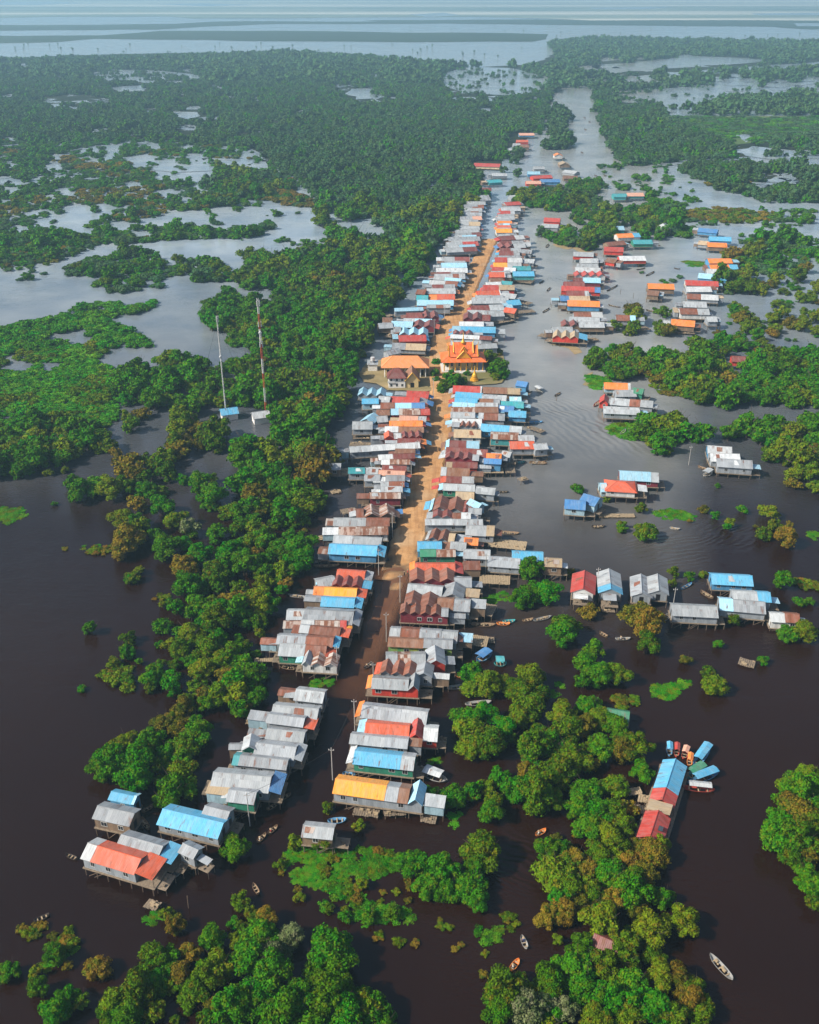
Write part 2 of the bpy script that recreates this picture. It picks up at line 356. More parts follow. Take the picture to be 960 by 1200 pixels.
grove('in the bottom right woods beside the canoe', 640, 820, 3, """60 740 45 y;10 760 40 y;200 770 60 o;125 715 42 y;45 840 20 o;130 868 46 g;285 860 50 o;370 810 58 o;480 780 54 o;412 692 38 g;300 680 55 g;345 605 45 y;230 610 48 g;380 545 45 y;395 510 35 o;380 885 36 o;290 910 36 y;170 690 40 o;250 700 40 y;320 740 36 y
100 940 60 g;205 945 55 o;20 1000 50 g;140 1010 60 g;300 1000 60 g;230 1060 60 g;60 1090 50 p;170 1115 50 o;400 970 46 o;465 975 45 y;515 1015 50 o;500 1060 45 y;385 1080 60 g;550 1100 46 o;300 1120 50 o;450 1115 50 o""")
grove('in the grove on the right edge', 640, 820, 3, """920 255 38 o;950 300 50 g;880 325 52 g;830 355 32 g;890 400 58 y;830 425 52 g;820 485 52 g;880 500 58 o;945 450 58 o;860 550 38 o;930 535 48 y;925 620 46 g;945 665 34 g;942 715 30 o;960 380 50 g;850 300 30 o""")
grove('in the clump above the blue roofed corner house', 80, 780, 3, """150 330 58 g;200 270 45 o;105 360 38 g;250 330 55 g;240 400 55 g;290 262 40 g;330 200 40 y;400 210 40 y;400 150 35 y;450 230 46 g;395 290 46 o;345 310 40 g;370 430 60 g;400 385 46 o;330 465 30 g;590 640 42 g;205 40 25 g;45 72 17 g""")
grove('in the wood left of the grey roof row', 150, 660, 4.8, """240 630 52 g;245 700 50 g;140 650 50 g;120 690 36 o;180 560 34 y;700 630 60 g;715 730 58 g;500 720 75 o;445 790 48 g;350 390 70 o;450 480 70 o;300 480 60 o;420 600 62 o;525 530 60 o;610 540 52 g;380 690 50 o;560 640 55 y;500 330 68 o;545 262 60 g;190 345 52 g
205 215 44 y;265 245 50 g;400 240 62 g;335 140 66 g;492 110 50 o;630 155 52 o;720 195 66 o;795 225 58 g;740 250 50 o;895 100 46 o;20 70 42 g;58 25 25 y;740 390 32 o;20 410 22 y;10 480 30 g;260 870 40 y;385 900 56 g;300 800 34 y;230 850 36 y;235 450 42 o;180 445 28 g;360 800 32 y""")
grove('in the wood beside the blue and orange roofs', 200, 520, 4.8, """600 150 80 g;640 235 70 g;765 80 72 o;450 180 70 g;470 290 58 y;560 290 45 o;612 360 46 y;775 320 74 o;820 290 50 g;690 405 45 y;735 410 40 y;230 280 50 g;220 330 45 g;230 188 36 y;165 215 36 g;70 200 28 g;240 350 28 p;340 360 50 o;300 390 34 g;498 385 42 p;265 480 50 g;245 520 45 g
370 470 46 o;480 490 42 o;390 590 46 y;480 605 46 y;505 550 46 o;335 615 66 g;420 670 78 g;545 650 52 g;605 575 58 g;735 575 70 g;730 655 68 g;165 628 54 g;90 700 62 y;250 700 68 o;660 800 48 o;110 480 48 o;40 440 34 o""")
grove('in the loose left side clumps', 0, 540, 3, """280 100 44 g;335 75 42 g;385 100 42 o;430 85 42 o;470 50 32 y;512 95 36 g;250 65 28 g;590 40 32 o;568 92 28 g;568 160 36 g;640 60 22 g;700 80 34 g;480 150 32 y;425 200 34 o;480 210 38 g;450 270 52 y;500 240 32 o;430 305 40 y;465 400 28 g;490 380 20 y;190 145 12 g;317 585 26 g;550 260 30 g
620 210 34 o;660 235 32 p;580 305 44 g;640 290 34 g;645 370 38 y;700 330 34 g;750 120 44 g;452 615 30 y;440 665 30 g;400 700 28 g;440 750 26 g;545 745 40 g;490 700 16 g""")
grove('among the right side stilt houses', 600, 610, 2.667, """60 155 33 g;72 210 36 g;112 222 36 g;36 238 36 g;182 155 20 o;165 325 42 o;160 355 38 g;240 275 28 y;400 285 46 y;425 330 42 y;425 385 34 o;255 405 28 g;230 450 36 g;275 480 40 g;330 480 34 o;225 500 28 g;240 575 40 g;160 600 34 o;545 430 20 y;635 510 34 o;615 465 24 y;648 380 18 g;785 432 18 g
847 187 28 g;505 160 18 o;555 170 18 g;598 160 15 g;862 350 28 g;912 345 33 o;895 245 20 g;930 245 18 g;345 18 18 g;412 32 30 o;675 15 15 g;785 35 25 g;855 55 30 y;820 15 26 o;697 310 20 y;505 190 14 o;60 490 40 o;50 555 40 o""")
grove('standing in the brown water of the right bay', 640, 560, 3, """108 30 25 g;212 65 18 y;335 100 22 o;265 158 20 y;355 185 34 o;555 100 20 y;598 125 17 g;507 145 10 y;645 155 20 o;690 105 20 g;605 22 11 g;788 110 32 o;765 190 26 g;842 200 30 o;800 165 20 y;855 155 14 y;738 165 10 y""")
grove('around the village temple', 490, 400, 6, """565 185 62 g;590 215 50 g;540 240 34 o;210 150 44 y;130 130 34 g;345 215 26 g;120 215 34 g;130 250 30 g;500 90 46 o;560 60 38 y;460 110 34 y;240 265 62 g;190 290 55 g;290 260 50 g;160 330 36 g;500 140 30 o""")
def crown_world(u, v, rpx):
    """ground spot and radius of a tree whose crown centre shows at (u, v) with the given pixel radius"""
    r = 3.0; z = 3.0
    for _ in range(4):
        r = rpx / pxm(v, z); z = r*.85 + .4
    p = P(u, v, z); return p.x, p.y, r
infos = [(ph, *crown_world(u, v, r), r, k, u, v) for ph, u, v, r, k in TREES]
infos.sort(key=lambda t: -t[4])
indiv, spill = infos[:298], infos[298:]
groups = {}
for t in indiv: groups.setdefault((t[0], t[5]), []).append(t)
lab = {}
for (ph, k), lst in groups.items():
    lst.sort(key=lambda t: t[6])
    for i, t in enumerate(lst):
        if len(lst) == 1: s = 'the only %s tree %s' % (ADJ[k], ph)
        elif i == len(lst)-1: s = 'rightmost %s tree %s' % (ADJ[k], ph)
        elif i == 0: s = 'leftmost %s tree %s' % (ADJ[k], ph)
        else: s = '%s %s tree from the left %s' % (ordinal(i+1), ADJ[k], ph)
        lab[id(t)] = s
def place_tree(t):
    ph, x, y, r, rp, k, u, v = t
    root = empty('broadleaf_tree', (x, y, 0), rng.uniform(0, 6.28)); tag(root, lab[id(t)], 'tree', 'trees ' + ph)
    i = int(rng.integers(NV)); hi = rp > 11
    sx = r*rng.uniform(1.06,1.22)
    c = obj('crown', (CROWN_HI if hi else CROWN_MD)[k, i], root); c.scale = (sx, sx*rng.uniform(.92,1.08), r*rng.uniform(.95,1.2)); c.location.z = .12*r
    tr = obj('trunk', TRUNKM[i], root); tr.scale = (r, r, r*1.1)
for t in indiv: place_tree(t)
# ---------------------------------------------------------------- masses
def fbm(x, y, scale, seed=0, octv=4):
    out = np.zeros(len(x)); amp = 1; tot = 0
    for o in range(octv):
        s = scale/(2**o); gx = x/s + seed*17.3 + o*31.7; gy = y/s + seed*9.1 + o*11.3
        ix = np.floor(gx).astype(np.int64); iy = np.floor(gy).astype(np.int64); fx = gx-ix; fy = gy-iy
        fx = fx*fx*(3-2*fx); fy = fy*fy*(3-2*fy)
        def h(a, b):
            n = (a*374761393 + b*668265263 + seed*1442695) & 0xffffffff; n = ((n ^ (n >> 13))*1274126177) & 0xffffffff
            return ((n ^ (n >> 16)) & 0xffff)/65535.
        out += amp*((h(ix,iy)*(1-fx)+h(ix+1,iy)*fx)*(1-fy) + (h(ix,iy+1)*(1-fx)+h(ix+1,iy+1)*fx)*fy); tot += amp; amp *= .5
    return out/tot
def inpoly(px, py, poly):
    ins = np.zeros(len(px), bool); n = len(poly)
    for i in range(n):
        x1, y1 = poly[i]; x2, y2 = poly[(i+1) % n]
        if y1 == y2: continue
        c = ((y1 > py) != (y2 > py)) & (px < (x2-x1)*(py-y1)/(y2-y1) + x1); ins ^= c
    return ins
def wpoly(pts, z=0.0): return [tuple(P(u, v, 0).xy) for u, v in pts]
MASS = {}      # mesh set name -> list of arrays
def scatter(key, pts, cover, step, size, nscale=25, seed=1, holes=(), edge=6.0, fmin=.2, squash=1.0):
    poly = wpoly(pts); hp = [wpoly(h) for h in holes]
    xs = [p[0] for p in poly]; ys = [p[1] for p in poly]
    gx, gy = np.meshgrid(np.arange(min(xs)-edge, max(xs)+edge, step), np.arange(min(ys)-edge, max(ys)+edge, step))
    x = gx.ravel() + rng.uniform(-.48,.48,gx.size)*step; y = gy.ravel() + rng.uniform(-.48,.48,gx.size)*step
    wx = x + (fbm(x, y, edge*4, seed+5)-.5)*edge*3; wy = y + (fbm(x, y, edge*4, seed+8)-.5)*edge*3
    hs = 1.45*size*squash; kk = CH/(CH-hs)                       # where the crown's top hides the water behind it
    keep = inpoly(wx*(1+(kk-1)*.45), wy*(1+(kk-1)*.45), poly)
    for h in hp:
        keep &= ~inpoly(wx, wy, h)
        for q in (.33, .66, 1.0): keep &= ~inpoly(wx*(1+(kk-1)*q), wy*(1+(kk-1)*q), h)
    x, y = x[keep], y[keep]
    if cover < 1:
        n = fbm(x, y, nscale, seed, 3)
        if len(n):
            th = np.quantile(n, cover); k2 = n <= th; x, y = x[k2], y[k2]
    s = size*np.clip(rng.normal(1, .32 if size > 1.2 else .15, len(x)), .42, 1.9)
    MASS.setdefault(key, []).append((x, y, s, np.full(len(x), squash)))
# ---------------------------------------------------------------- where the flooded forest stands (pixel outlines carried to the ground)
DENSE = [(-60,72),(90,67),(330,62),(430,65),(480,74),(560,82),(640,80),(652,98),(648,110),(636,150),(600,180),(585,205),(560,222),(535,236),(520,250),(380,245),(345,215),(325,192),(290,172),(150,163),(-60,166)]
H1 = [[(105,86),(125,81),(180,82),(232,87),(225,93),(170,95),(120,93)],[(120,103),(165,100),(175,107),(140,108)],[(520,86),(545,78),(600,80),(648,92),(640,106),(600,112),(540,110),(515,98)],
      [(195,131),(235,131),(240,137),(210,140)],[(265,73),(330,70),(345,73),(300,77)],[(8,77),(45,71),(50,74),(15,80)],[(315,93),(350,93),(345,97),(318,97)],[(48,114),(85,112),(125,116),(100,119),(55,118)],
      [(405,104),(440,104),(440,118),(410,118)],[(425,88),(450,87),(445,94),(428,94)],[(590,108),(612,100),(610,112)],[(350,263),(370,240),(375,245)]]
LAKE1 = [(150,184),(170,181),(205,183),(240,185),(290,186),(305,194),(255,200),(205,202),(165,196)]
def blobs(n, u0, u1, v0, v1, w0, w1, seed):
    rr = random.Random(seed); out = []
    for _ in range(n):
        u, v = rr.uniform(u0,u1), rr.uniform(v0,v1); hw = rr.uniform(w0,w1); hh = hw*rr.uniform(.13,.3)*(.5+v/300); m = 9
        ph = [rr.uniform(.45,1.25) for _ in range(m)]
        out.append([(u+hw*ph[k]*math.cos(6.283*k/m), v+hh*ph[k]*math.sin(6.283*k/m)) for k in range(m)])
    return out
SPK = (blobs(16,40,140,104,120,3,9,1)+blobs(14,110,235,80,96,4,12,2)+blobs(14,195,270,95,112,3,8,3)+blobs(16,390,480,96,120,3,9,4)+blobs(10,260,380,84,100,3,8,5)
  +blobs(26,0,150,186,215,3,9,6)+blobs(75,0,640,78,132,3,11,20)+blobs(40,0,330,138,186,3,10,21)+blobs(22,300,520,185,232,2,7,22)+blobs(12,300,400,184,215,3,8,7)+blobs(8,430,560,205,240,3,7,8)+blobs(8,440,600,160,190,2,6,9)+blobs(7,0,200,62,90,4,10,10))
SPM = (blobs(120,-10,360,168,262,3,14,11)+blobs(36,0,210,240,285,3,12,12)+blobs(30,220,420,186,225,3,9,19)+blobs(10,380,520,245,290,3,8,13))
SPR = (blobs(26,700,860,66,84,5,16,14)+blobs(20,860,960,92,112,5,14,15)+blobs(14,860,960,200,222,3,10,16)+blobs(10,730,860,130,185,2,6,17)+blobs(20,660,900,86,96,5,14,18))
H1 += SPK
for key, cov, st, a in (('far', .93, 9.0, 0),):
    scatter('far', [p for p in DENSE], .93, 5.6, 3.5, 36, 3, H1+[LAKE1], 9)
MID = [(-60,165),(150,162),(290,171),(325,192),(345,215),(380,245),(365,240),(320,238),(245,240),(215,245),(150,258),(60,270),(-60,285)]
scatter('shrub_far', MID, .70, 4.4, 2.8, 12, 4, [LAKE1, [(170,205),(280,196),(290,204),(240,208)], [(60,225),(150,222),(180,228),(110,233)]]+SPM, 8)
scatter('shrub_red', MID, .22, 6.0, 3.2, 40, 11, [LAKE1], 8)
scatter('mid', [(380,242),(520,246),(548,232),(560,225),(552,238),(540,262),(528,270),(520,282),(505,300),(500,300),(440,310),(395,300),(350,305),(340,300),(375,265)], .95, 6.6, 5.0, 22, 5, [[(400,262),(440,255),(445,268),(405,275)],[(460,240),(500,238),(500,246),(465,248)],[(350,265),(390,270),(375,288),(345,285)]]+SPM[-10:], 6)
scatter('mid', [(260,196),(330,205),(340,225),(250,240),(225,240)], .75, 6.4, 4.5, 22, 6)
SPL = blobs(20,60,330,285,345,4,12,30)
GAP = blobs(34,300,500,250,350,4,13,31)
# band of shrubs and the islands on the left
scatter('shrub_far', [(-60,270),(100,270),(160,264),(225,262),(235,268),(310,262),(305,276),(215,276),(120,284),(60,304),(-60,312)], .92, 4.6, 3.6, 20, 7, [], 5)
scatter('shrub_red', [(30,285),(110,276),(200,274),(120,288),(60,306),(0,310)], .8, 5.0, 2.4, 20, 8)
ISL = [(80,314),(110,300),(150,295),(165,288),(170,299),(240,302),(290,316),(288,333),(250,327),(200,332),(135,340),(115,330)]
scatter('shrub_far', ISL, .80, 4.4, 3.0, 14, 9, SPL, 5); scatter('mid', ISL, .25, 5.0, 3.2, 16, 99, SPL, 5)
scatter('mid', [(292,300),(338,302),(340,332),(300,335),(288,325)], .9, 5.5, 4.4, 18, 10)
scatter('marsh', [(-60,385),(60,372),(105,352),(150,356),(178,350),(165,360),(120,372),(175,392),(172,400),(130,402),(95,400),(60,405),(-60,420)], .84, 3.2, 3.0, 20, 12, [[(60,392),(80,387),(110,392),(105,402),(75,401)]], 5)
# open marsh meadow with shrubs
MARSH = [(-60,405),(60,400),(110,405),(125,425),(137,450),(138,475),(118,492),(95,505),(-60,520)]
scatter('marsh', MARSH, .97, 2.5, 2.3, 18, 13, [[(0,425),(30,410),(35,425),(10,435)]], 4, squash=.7)
scatter('marsh_olive', MARSH, .34, 3.2, 2.3, 14, 14, [], 4)
scatter('near_g', [(-60,500),(60,497),(120,508),(140,520),(138,532),(115,540),(60,545),(-60,560)], .85, 5.2, 3.6, 14, 15)
# belt left of the towers
scatter('near_g', [(140,440),(172,428),(205,418),(245,422),(252,445),(275,445),(300,462),(288,492),(252,474),(228,484),(165,474),(140,462)], .93, 5.0, 3.9, 16, 16, [], 4)
# main wood between the towers and the village
WOOD = [(240,352),(262,345),(300,348),(330,350),(345,305),(400,300),(470,298),(500,300),(498,318),(480,335),(455,360),(440,395),(425,402),(428,425),(412,445),(408,470),(400,500),(385,525),(380,560),(330,570),(285,560),(292,520),(272,492),(300,470),(285,450),(255,425),(300,415),(262,400),(242,380)]
scatter('near_g', WOOD, .96, 5.6, 4.0, 30, 17, GAP+[[(455,330),(470,322),(480,330),(465,340)],[(385,485),(402,480),(405,515),(385,520)]], 5)
scatter('near_o', WOOD, .16, 6.4, 4.2, 30, 18, [], 5)
scatter('near_o', [(200,480),(222,478),(240,492),(268,500),(290,520),(285,548),(255,545),(250,520),(215,530),(195,520)], .55, 5.5, 3.4, 14, 19)
scatter('near_o', [(140,480),(210,478),(215,488),(205,520),(225,560),(150,560),(135,530)], .38, 6.0, 3.0, 12, 20)
scatter('near_g', [(285,550),(380,545),(372,580),(345,610),(300,620),(240,600),(260,570)], .55, 6.5, 3.9, 16, 21)
# right bank
G9 = [(684,422),(700,412),(745,412),(790,418),(840,400),(870,398),(900,415),(990,422),(990,474),(900,466),(862,472),(800,464),(765,456),(742,450),(708,438)]
scatter('near_g', G9, .96, 5.4, 3.8, 26, 22, [[(840,414),(885,410),(888,424),(842,426)]], 4)
scatter('near_o', G9, .18, 6.0, 4.1, 24, 23, [], 4)
G10 = [(738,490),(765,484),(790,500),(840,506),(880,496),(905,492),(990,500),(990,535),(930,540),(890,535),(860,520),(800,520),(770,530),(735,505)]
scatter('near_g', G10, .93, 5.4, 3.9, 20, 24, [[(822,515),(885,515),(892,545),(822,545)]], 4)
scatter('near_o', [(880,528),(990,510),(990,565),(935,568),(895,560)], .7, 5.2, 3.4, 16, 25)
scatter('mid', [(622,224),(650,220),(688,216),(706,214),(700,224),(684,236),(655,247),(632,245),(612,238),(606,230)], .9, 5.6, 4.0, 18, 26)
scatter('mid', [(660,250),(675,246),(700,238),(745,245),(790,248),(805,262),(790,276),(735,284),(690,292),(655,284),(640,272)], .80, 5.4, 3.4, 14, 27, blobs(14,650,800,246,286,3,9,34)+[[(676,262),(690,258),(692,276),(678,278)]])
scatter('shrub_far', [(744,228),(790,232),(812,245),(812,275),(790,275),(760,255)], .6, 6.2, 3.8, 20, 28)
scatter('far', [(650,128),(664,130),(664,142),(658,156),(640,160),(645,145)], .93, 7.5, 5.4, 18, 29)
scatter('far', [(645,164),(668,162),(672,175),(655,181),(632,177)], .93, 7.5, 5.4, 18, 30)
scatter('far', [(600,182),(612,178),(622,186),(615,200),(600,204),(590,214),(600,195)], .8, 7.5, 5.0, 18, 31)
# forest east of the river
scatter('far', [(695,108),(712,102),(722,120),(770,122),(800,150),(860,168),(850,184),(800,186),(745,192),(722,185),(712,160),(698,130)], .95, 5.8, 3.6, 36, 32, [], 8)
scatter('meadow', [(780,136),(990,136),(990,170),(905,166),(850,170),(800,152)], .97, 7.5, 5.4, 40, 33, [[(862,158),(885,158),(885,166),(864,166)]], 8, squash=.5)
scatter('far', [(868,168),(990,160),(990,178),(900,182)], .5, 8.4, 4.4, 30, 34)
scatter('far', [(790,190),(960,192),(1000,190),(1000,236),(900,236),(850,222),(800,200)], .93, 6.2, 3.6, 30, 35, SPR+[[(900,205),(935,205),(930,215),(895,212)]], 6)
scatter('shrub_red', [(800,244),(850,243),(903,247),(902,257),(860,259),(806,256)], .95, 4.0, 2.4, 20, 36)
scatter('shrub_red', [(822,205),(870,208),(880,216),(830,215)], .9, 5.0, 2.6, 20, 46)
scatter('shrub_far', [(905,248),(955,240),(955,258),(915,262)], .7, 6.0, 3.8, 14, 37)
scatter('shrub_far', [(868,275),(990,270),(990,312),(880,318),(862,300)], .62, 5.6, 4.0, 18, 38)
scatter('near_o', [(830,292),(880,285),(892,300),(885,318),(862,322),(860,305)], .6, 6, 4.4, 14, 39)
scatter('near_o', [(860,318),(990,312),(990,400),(880,402),(850,370)], .17, 6.0, 3.4, 8, 40)
scatter('near_g', [(855,335),(880,330),(885,400),(855,390)], .2, 6.0, 3.4, 8, 41)
scatter('near_o', [(855,310),(872,318),(868,350),(852,352)], .5, 6.0, 3.6, 12, 47)
scatter('shrub_far', [(700,190),(860,195),(830,240),(740,235)], .10, 7, 3.8, 12, 42)
scatter('shrub_far', [(850,262),(990,262),(990,402),(850,402)], .22, 4.5, 1.9, 9, 130); scatter('near_o', [(850,300),(990,300),(990,402),(850,402)], .07, 6, 2.6, 8, 131)
scatter('shrub_far', [(700,190),(800,192),(830,240),(990,236),(990,265),(830,290),(790,240),(735,240)], .2, 5.5, 2.2, 10, 132); scatter('shrub_far', [(740,310),(860,300),(870,402),(720,402)], .04, 5, 2.0, 9, 133)
scatter('shrub_far', LAKE1, .18, 6, 2.6, 14, 100)
scatter('far', H1[2], .13, 8, 2.4, 20, 101); scatter('far', H1[0], .22, 8, 3.2, 26, 102)
scatter('far', [(715,112),(760,100),(860,100),(900,108),(850,118),(740,122)], .12, 8, 2.4, 26, 103)
scatter('shrub_far', [(215,245),(250,238),(370,232),(360,250),(330,262),(390,285),(290,290),(250,275)], .12, 5, 2.4, 14, 104)
scatter('shrub_far', [(0,300),(110,290),(120,340),(170,345),(90,360),(0,372)], .05, 5, 2.2, 12, 105)
# undergrowth that closes the near groves 
for k_, pl in enumerate(([(310,575),(378,575),(372,640),(345,690),(312,760),(305,830),(250,850),(195,812),(210,745),(228,700),(262,650),(285,610)], [(540,900),(600,905),(640,860),(700,850),(742,890),(735,930),(728,990),(755,1040),(640,1060),(640,980),(600,940)],
   [(640,1060),(765,1050),(775,1100),(830,1160),(825,1230),(580,1230),(600,1150),(670,1120)], [(925,925),(1000,880),(1000,1040),(940,1010),(905,985)], [(130,880),(210,870),(235,850),(225,915),(190,925),(115,905)], [(180,1100),(260,1085),(320,1050),(350,1110),(430,1130),(440,1230),(120,1230)])):
    scatter('near_g', pl, [.5,.34,.34,.5,.5,.34][k_], 3.6, [2.3,1.6,1.6,2,2,1.6][k_], 8, 110+k_, [], 2); scatter('near_o', pl, [.26,.22,.22,.26,.2,.2][k_], 3.8, [2.2,1.6,1.6,2,2,1.6][k_], 9, 120+k_, [], 2)
# strips by the hidden villages
scatter('near_o', [(714,366),(750,362),(760,378),(745,388),(716,386)], .5, 5.5, 3.4, 10, 43)
scatter('near_o', [(775,362),(786,360),(786,392),(772,394)], .6, 5, 2.8, 10, 44)
# very far forest belts
scatter('remote', [(-150,72),(90,66),(330,61),(480,72),(640,79),(655,62),(640,50),(700,45),(960,50),(1100,48),(1100,86),(960,84),(860,94),(720,104),(664,99),(648,110),(560,98),(-150,90)], .90, 11.5, 6.4, 90, 50,
   SPK+SPR+[H1[0], H1[2], [(670,78),(740,74),(800,66),(860,66),(905,70),(850,76),(790,80),(700,84)], [(700,94),(790,86),(960,72),(960,76),(800,90),(720,98)], [(-150,66),(0,68),(200,62),(330,60),(200,66),(0,72)]], 18)
scatter('remote', [(690,86),(1100,74),(1100,134),(900,132),(780,134),(720,120),(705,104)], .46, 12, 5.5, 60, 51, SPR+[[(715,112),(760,100),(860,100),(900,108),(850,118),(740,122)]], 14)
scatter('remote', [(850,112),(1100,108),(1100,134),(800,132)], .7, 10, 5.0, 50, 52, SPR, 10)
for i, (u0, v0, u1, v1, n) in enumerate([(0,50,470,64,34),(480,52,640,66,12),(480,30,960,44,22)]):
    x=[];y=[]
    for _ in range(n):
        p = P(random.uniform(u0,u1), random.uniform(v0,v1)); x.append(p.x); y.append(p.y)
    MASS.setdefault('remote', []).append((np.array(x),np.array(y),rng.uniform(1.5,3.2,n),np.full(n,1.)))
SETS = {
 'far':       ('distant flooded forest', 'flooded_forest', 'dense dark green flooded forest stretching behind the village', [CROWN_LO['f',0],CROWN_LO['f',1],CROWN_LO['f',2],CROWN_LO['g',3],CROWN_LO['f',3]], False),
 'remote':    ('', 'distant_forest', 'hazy dark forest belts between the far lakes', [CROWN_XLO['f',0],CROWN_XLO['f',1],CROWN_XLO['f',2]], False),
 'mid':       ('', 'swamp_forest', 'bushy swamp trees on the islets around the village', [CROWN_MD['g',0],CROWN_MD['g',1],CROWN_LO['o',0],CROWN_MD['g',3],CROWN_LO['f',2],CROWN_MD['o',2]], True),
 'near_g':    ('', 'flooded_woodland', 'bright green woodland beside the radio towers and right bank', [CROWN_MD['g',i] for i in range(5)]+[CROWN_MD['o',1],CROWN_MD['o',3]], True),
 'near_o':    ('', 'flooded_thicket', 'olive and bronze trees scattered through the flooded woodland', [CROWN_MD['o',0],CROWN_MD['y',1],CROWN_MD['o',2],CROWN_MD['o',4]], True),
 'shrub_far': ('', 'flooded_scrub', 'patchy dark green scrub among the pale pools', [BUSH['g',0],CROWN_LO['g',0],BUSH['f',1],BUSH['f',2],BUSH['g',1]], False),
 'shrub_red': ('', 'dry_scrub', 'reddish brown scrub edging the pale pools', [BUSH['y',0],BUSH['o',1],BUSH['y',2]], False),
 'marsh':     ('', 'marsh_vegetation', 'bright green marsh plants covering the left wetland', [BUSH['m',0],BUSH['m',1],BUSH['g',2]], False),
 'marsh_olive':('', 'marsh_shrubs', 'yellowish shrubs dotted over the left green marsh', [BUSH['o',0],BUSH['o',1]], False),
 'meadow':    ('', 'meadow_vegetation', 'pale green low thicket east of the river', [BUSH['f',0],BUSH['f',1],BUSH['g',2]], False),
 'weed':      ('', 'water_hyacinth', 'bright green floating weed patches between houses and trees', [WEED['m',0],WEED['m',1],WEED['m',2],WEED['m',0],WEED['o',1]], False),
 'weed_dry':  ('', 'floating_scrub', 'brownish half drowned scrub around the floating weed', [BUSH['y',0],BUSH['o',2]], False),
}
# floating weed patches near the camera
def weed(pts, cover=.90, step=.62, size=.62, key='weed', sq=.42, seed=60): scatter(key, pts, cover, step, size, 5, seed, [], 1.2, squash=sq)
weed([(332,998),(348,988),(395,995),(420,1000),(415,1025),(380,1048),(355,1040),(335,1020)])
weed([(380,1000),(425,990),(468,1000),(465,1015),(440,1025),(410,1030)], .7, .85, .9, sq=.8, seed=61)
weed([(350,1035),(420,1030),(485,1062),(470,1078),(430,1082),(385,1062)], .5, .9, .95, sq=.9, seed=62)
weed([(420,1060),(480,1058),(485,1074),(430,1082)], .8, .9, .9, sq=.7, seed=63)
weed([(325,990),(350,985),(480,995),(485,1040),(470,1085),(380,1080),(330,1040)], .10, 1.3, .9, 'weed_dry', 1, 64)
weed([(556,1088),(602,1085),(604,1104),(570,1104)], .7, 1., 1., sq=.9, seed=65); weed([(586,1068),(610,1064),(612,1082),(592,1084)], .5, 1.1, .9, 'weed_dry', .9, 66)
for (u, v) in ((442,1052),(470,1100),(492,1108),(520,1081),(535,1105),(560,1118),(565,1142),(445,1095)): weed([(u-7,v-5),(u+6,v-6),(u+8,v+5),(u-5,v+7)], .5, 1., .8, 'weed_dry', .8, 67)
weed([(763,812),(765,803),(790,797),(812,792),(816,800),(800,808),(775,820)], .95, .8, .9, seed=68)
weed([(764,600),(790,596),(812,602),(808,610),(775,609)], .98, 1., 1.0, seed=69)
weed([(-30,594),(26,594),(28,606),(14,611),(-30,610)], .95, 1., 1.2, seed=70)
weed([(94,640),(128,636),(130,648),(98,652)], .6, 1.2, 1., 'weed_dry', .8, 71); weed([(98,638),(118,638),(118,644),(100,646)], .8, 1.2, 1., seed=72)
weed([(60,628),(82,634),(80,645),(66,640)], .2, 1.2, .9, 'weed_dry', .7, 73)
weed([(563,700),(595,693),(600,704),(566,707)], .95, 1., .9, seed=74)
weed([(802,305),(829,306),(829,311),(808,312)], .97, 1.6, 1.6, seed=75)
weed([(688,438),(716,440),(715,454),(694,455)], .97, 1.4, 1.6, seed=76); weed([(713,494),(736,494),(760,508),(775,515),(730,512),(714,503)], .9, 1.4, 1.7, seed=77)
weed([(760,440),(800,452),(838,458),(838,464),(770,462)], .6, 1.6, 1.5, 'weed_dry', 1, 78)
weed([(928,676),(960,680),(990,690),(990,696),(945,690),(930,684)], .8, 1.1, 1.1, 'weed_dry', .8, 79); weed([(945,622),(985,622),(985,632),(950,632)], .7, 1.1, 1.1, seed=80)
weed([(361,794),(388,794),(386,802),(362,803)], .9, .9, .8, seed=81)
weed([(15,1088),(30,1082),(90,1090),(80,1120),(45,1130),(15,1150),(30,1110)], .35, 1.2, 1.1, 'weed_dry', .9, 82)
weed([(50,1115),(90,1110),(85,1140),(60,1145)], .4, 1.1, 1.0, seed=83)
weed([(170,1068),(200,1065),(210,1082),(178,1084)], .8, 1., .9, seed=84)
weed([(110,790),(180,770),(175,800),(130,810)], .3, 1.3, 1.3, 'weed_dry', .9, 85); weed([(175,692),(200,690),(195,700),(175,704)], .3, 1.2, 1., 'weed_dry', .8, 86)
weed([(717,815),(745,817),(752,828),(725,828)], .7, 1., 1.0, 'weed_dry', .8, 87); weed([(728,816),(752,818),(752,826),(730,826)], .4, 1., .9, 'weed_dry', .8, 88)
weed([(620,805),(665,800),(670,815),(625,818)], .3, 1.3, 1.2, seed=89)
weed([(868,408),(900,410),(880,418)], .8, 1.6, 1.8, seed=90)
weed([(858,364),(874,364),(874,370),(858,371)], .95, 1.8, 1.8, seed=91)
weed([(895,372),(940,374),(938,380),(900,380)], .3, 2.0, 1.8, 'weed_dry', .8, 92)
weed([(505,960),(540,945),(545,965),(512,970)], .3, 1.2, 1.1, seed=93)
weed([(575,948),(600,945),(600,960),(580,965)], .4, 1.2, 1.1, seed=94)
weed([(496,888),(515,886),(518,896),(500,897)], .9, .9, .9, seed=96)
# trees listed by hand past the first 300 join the masses
for ph, x, y, r, rp, k, u, v in spill:
    MASS.setdefault('near_g' if k == 'g' else 'near_o', []).append((np.array([x]), np.array([y]), np.array([r]), np.array([1.])))

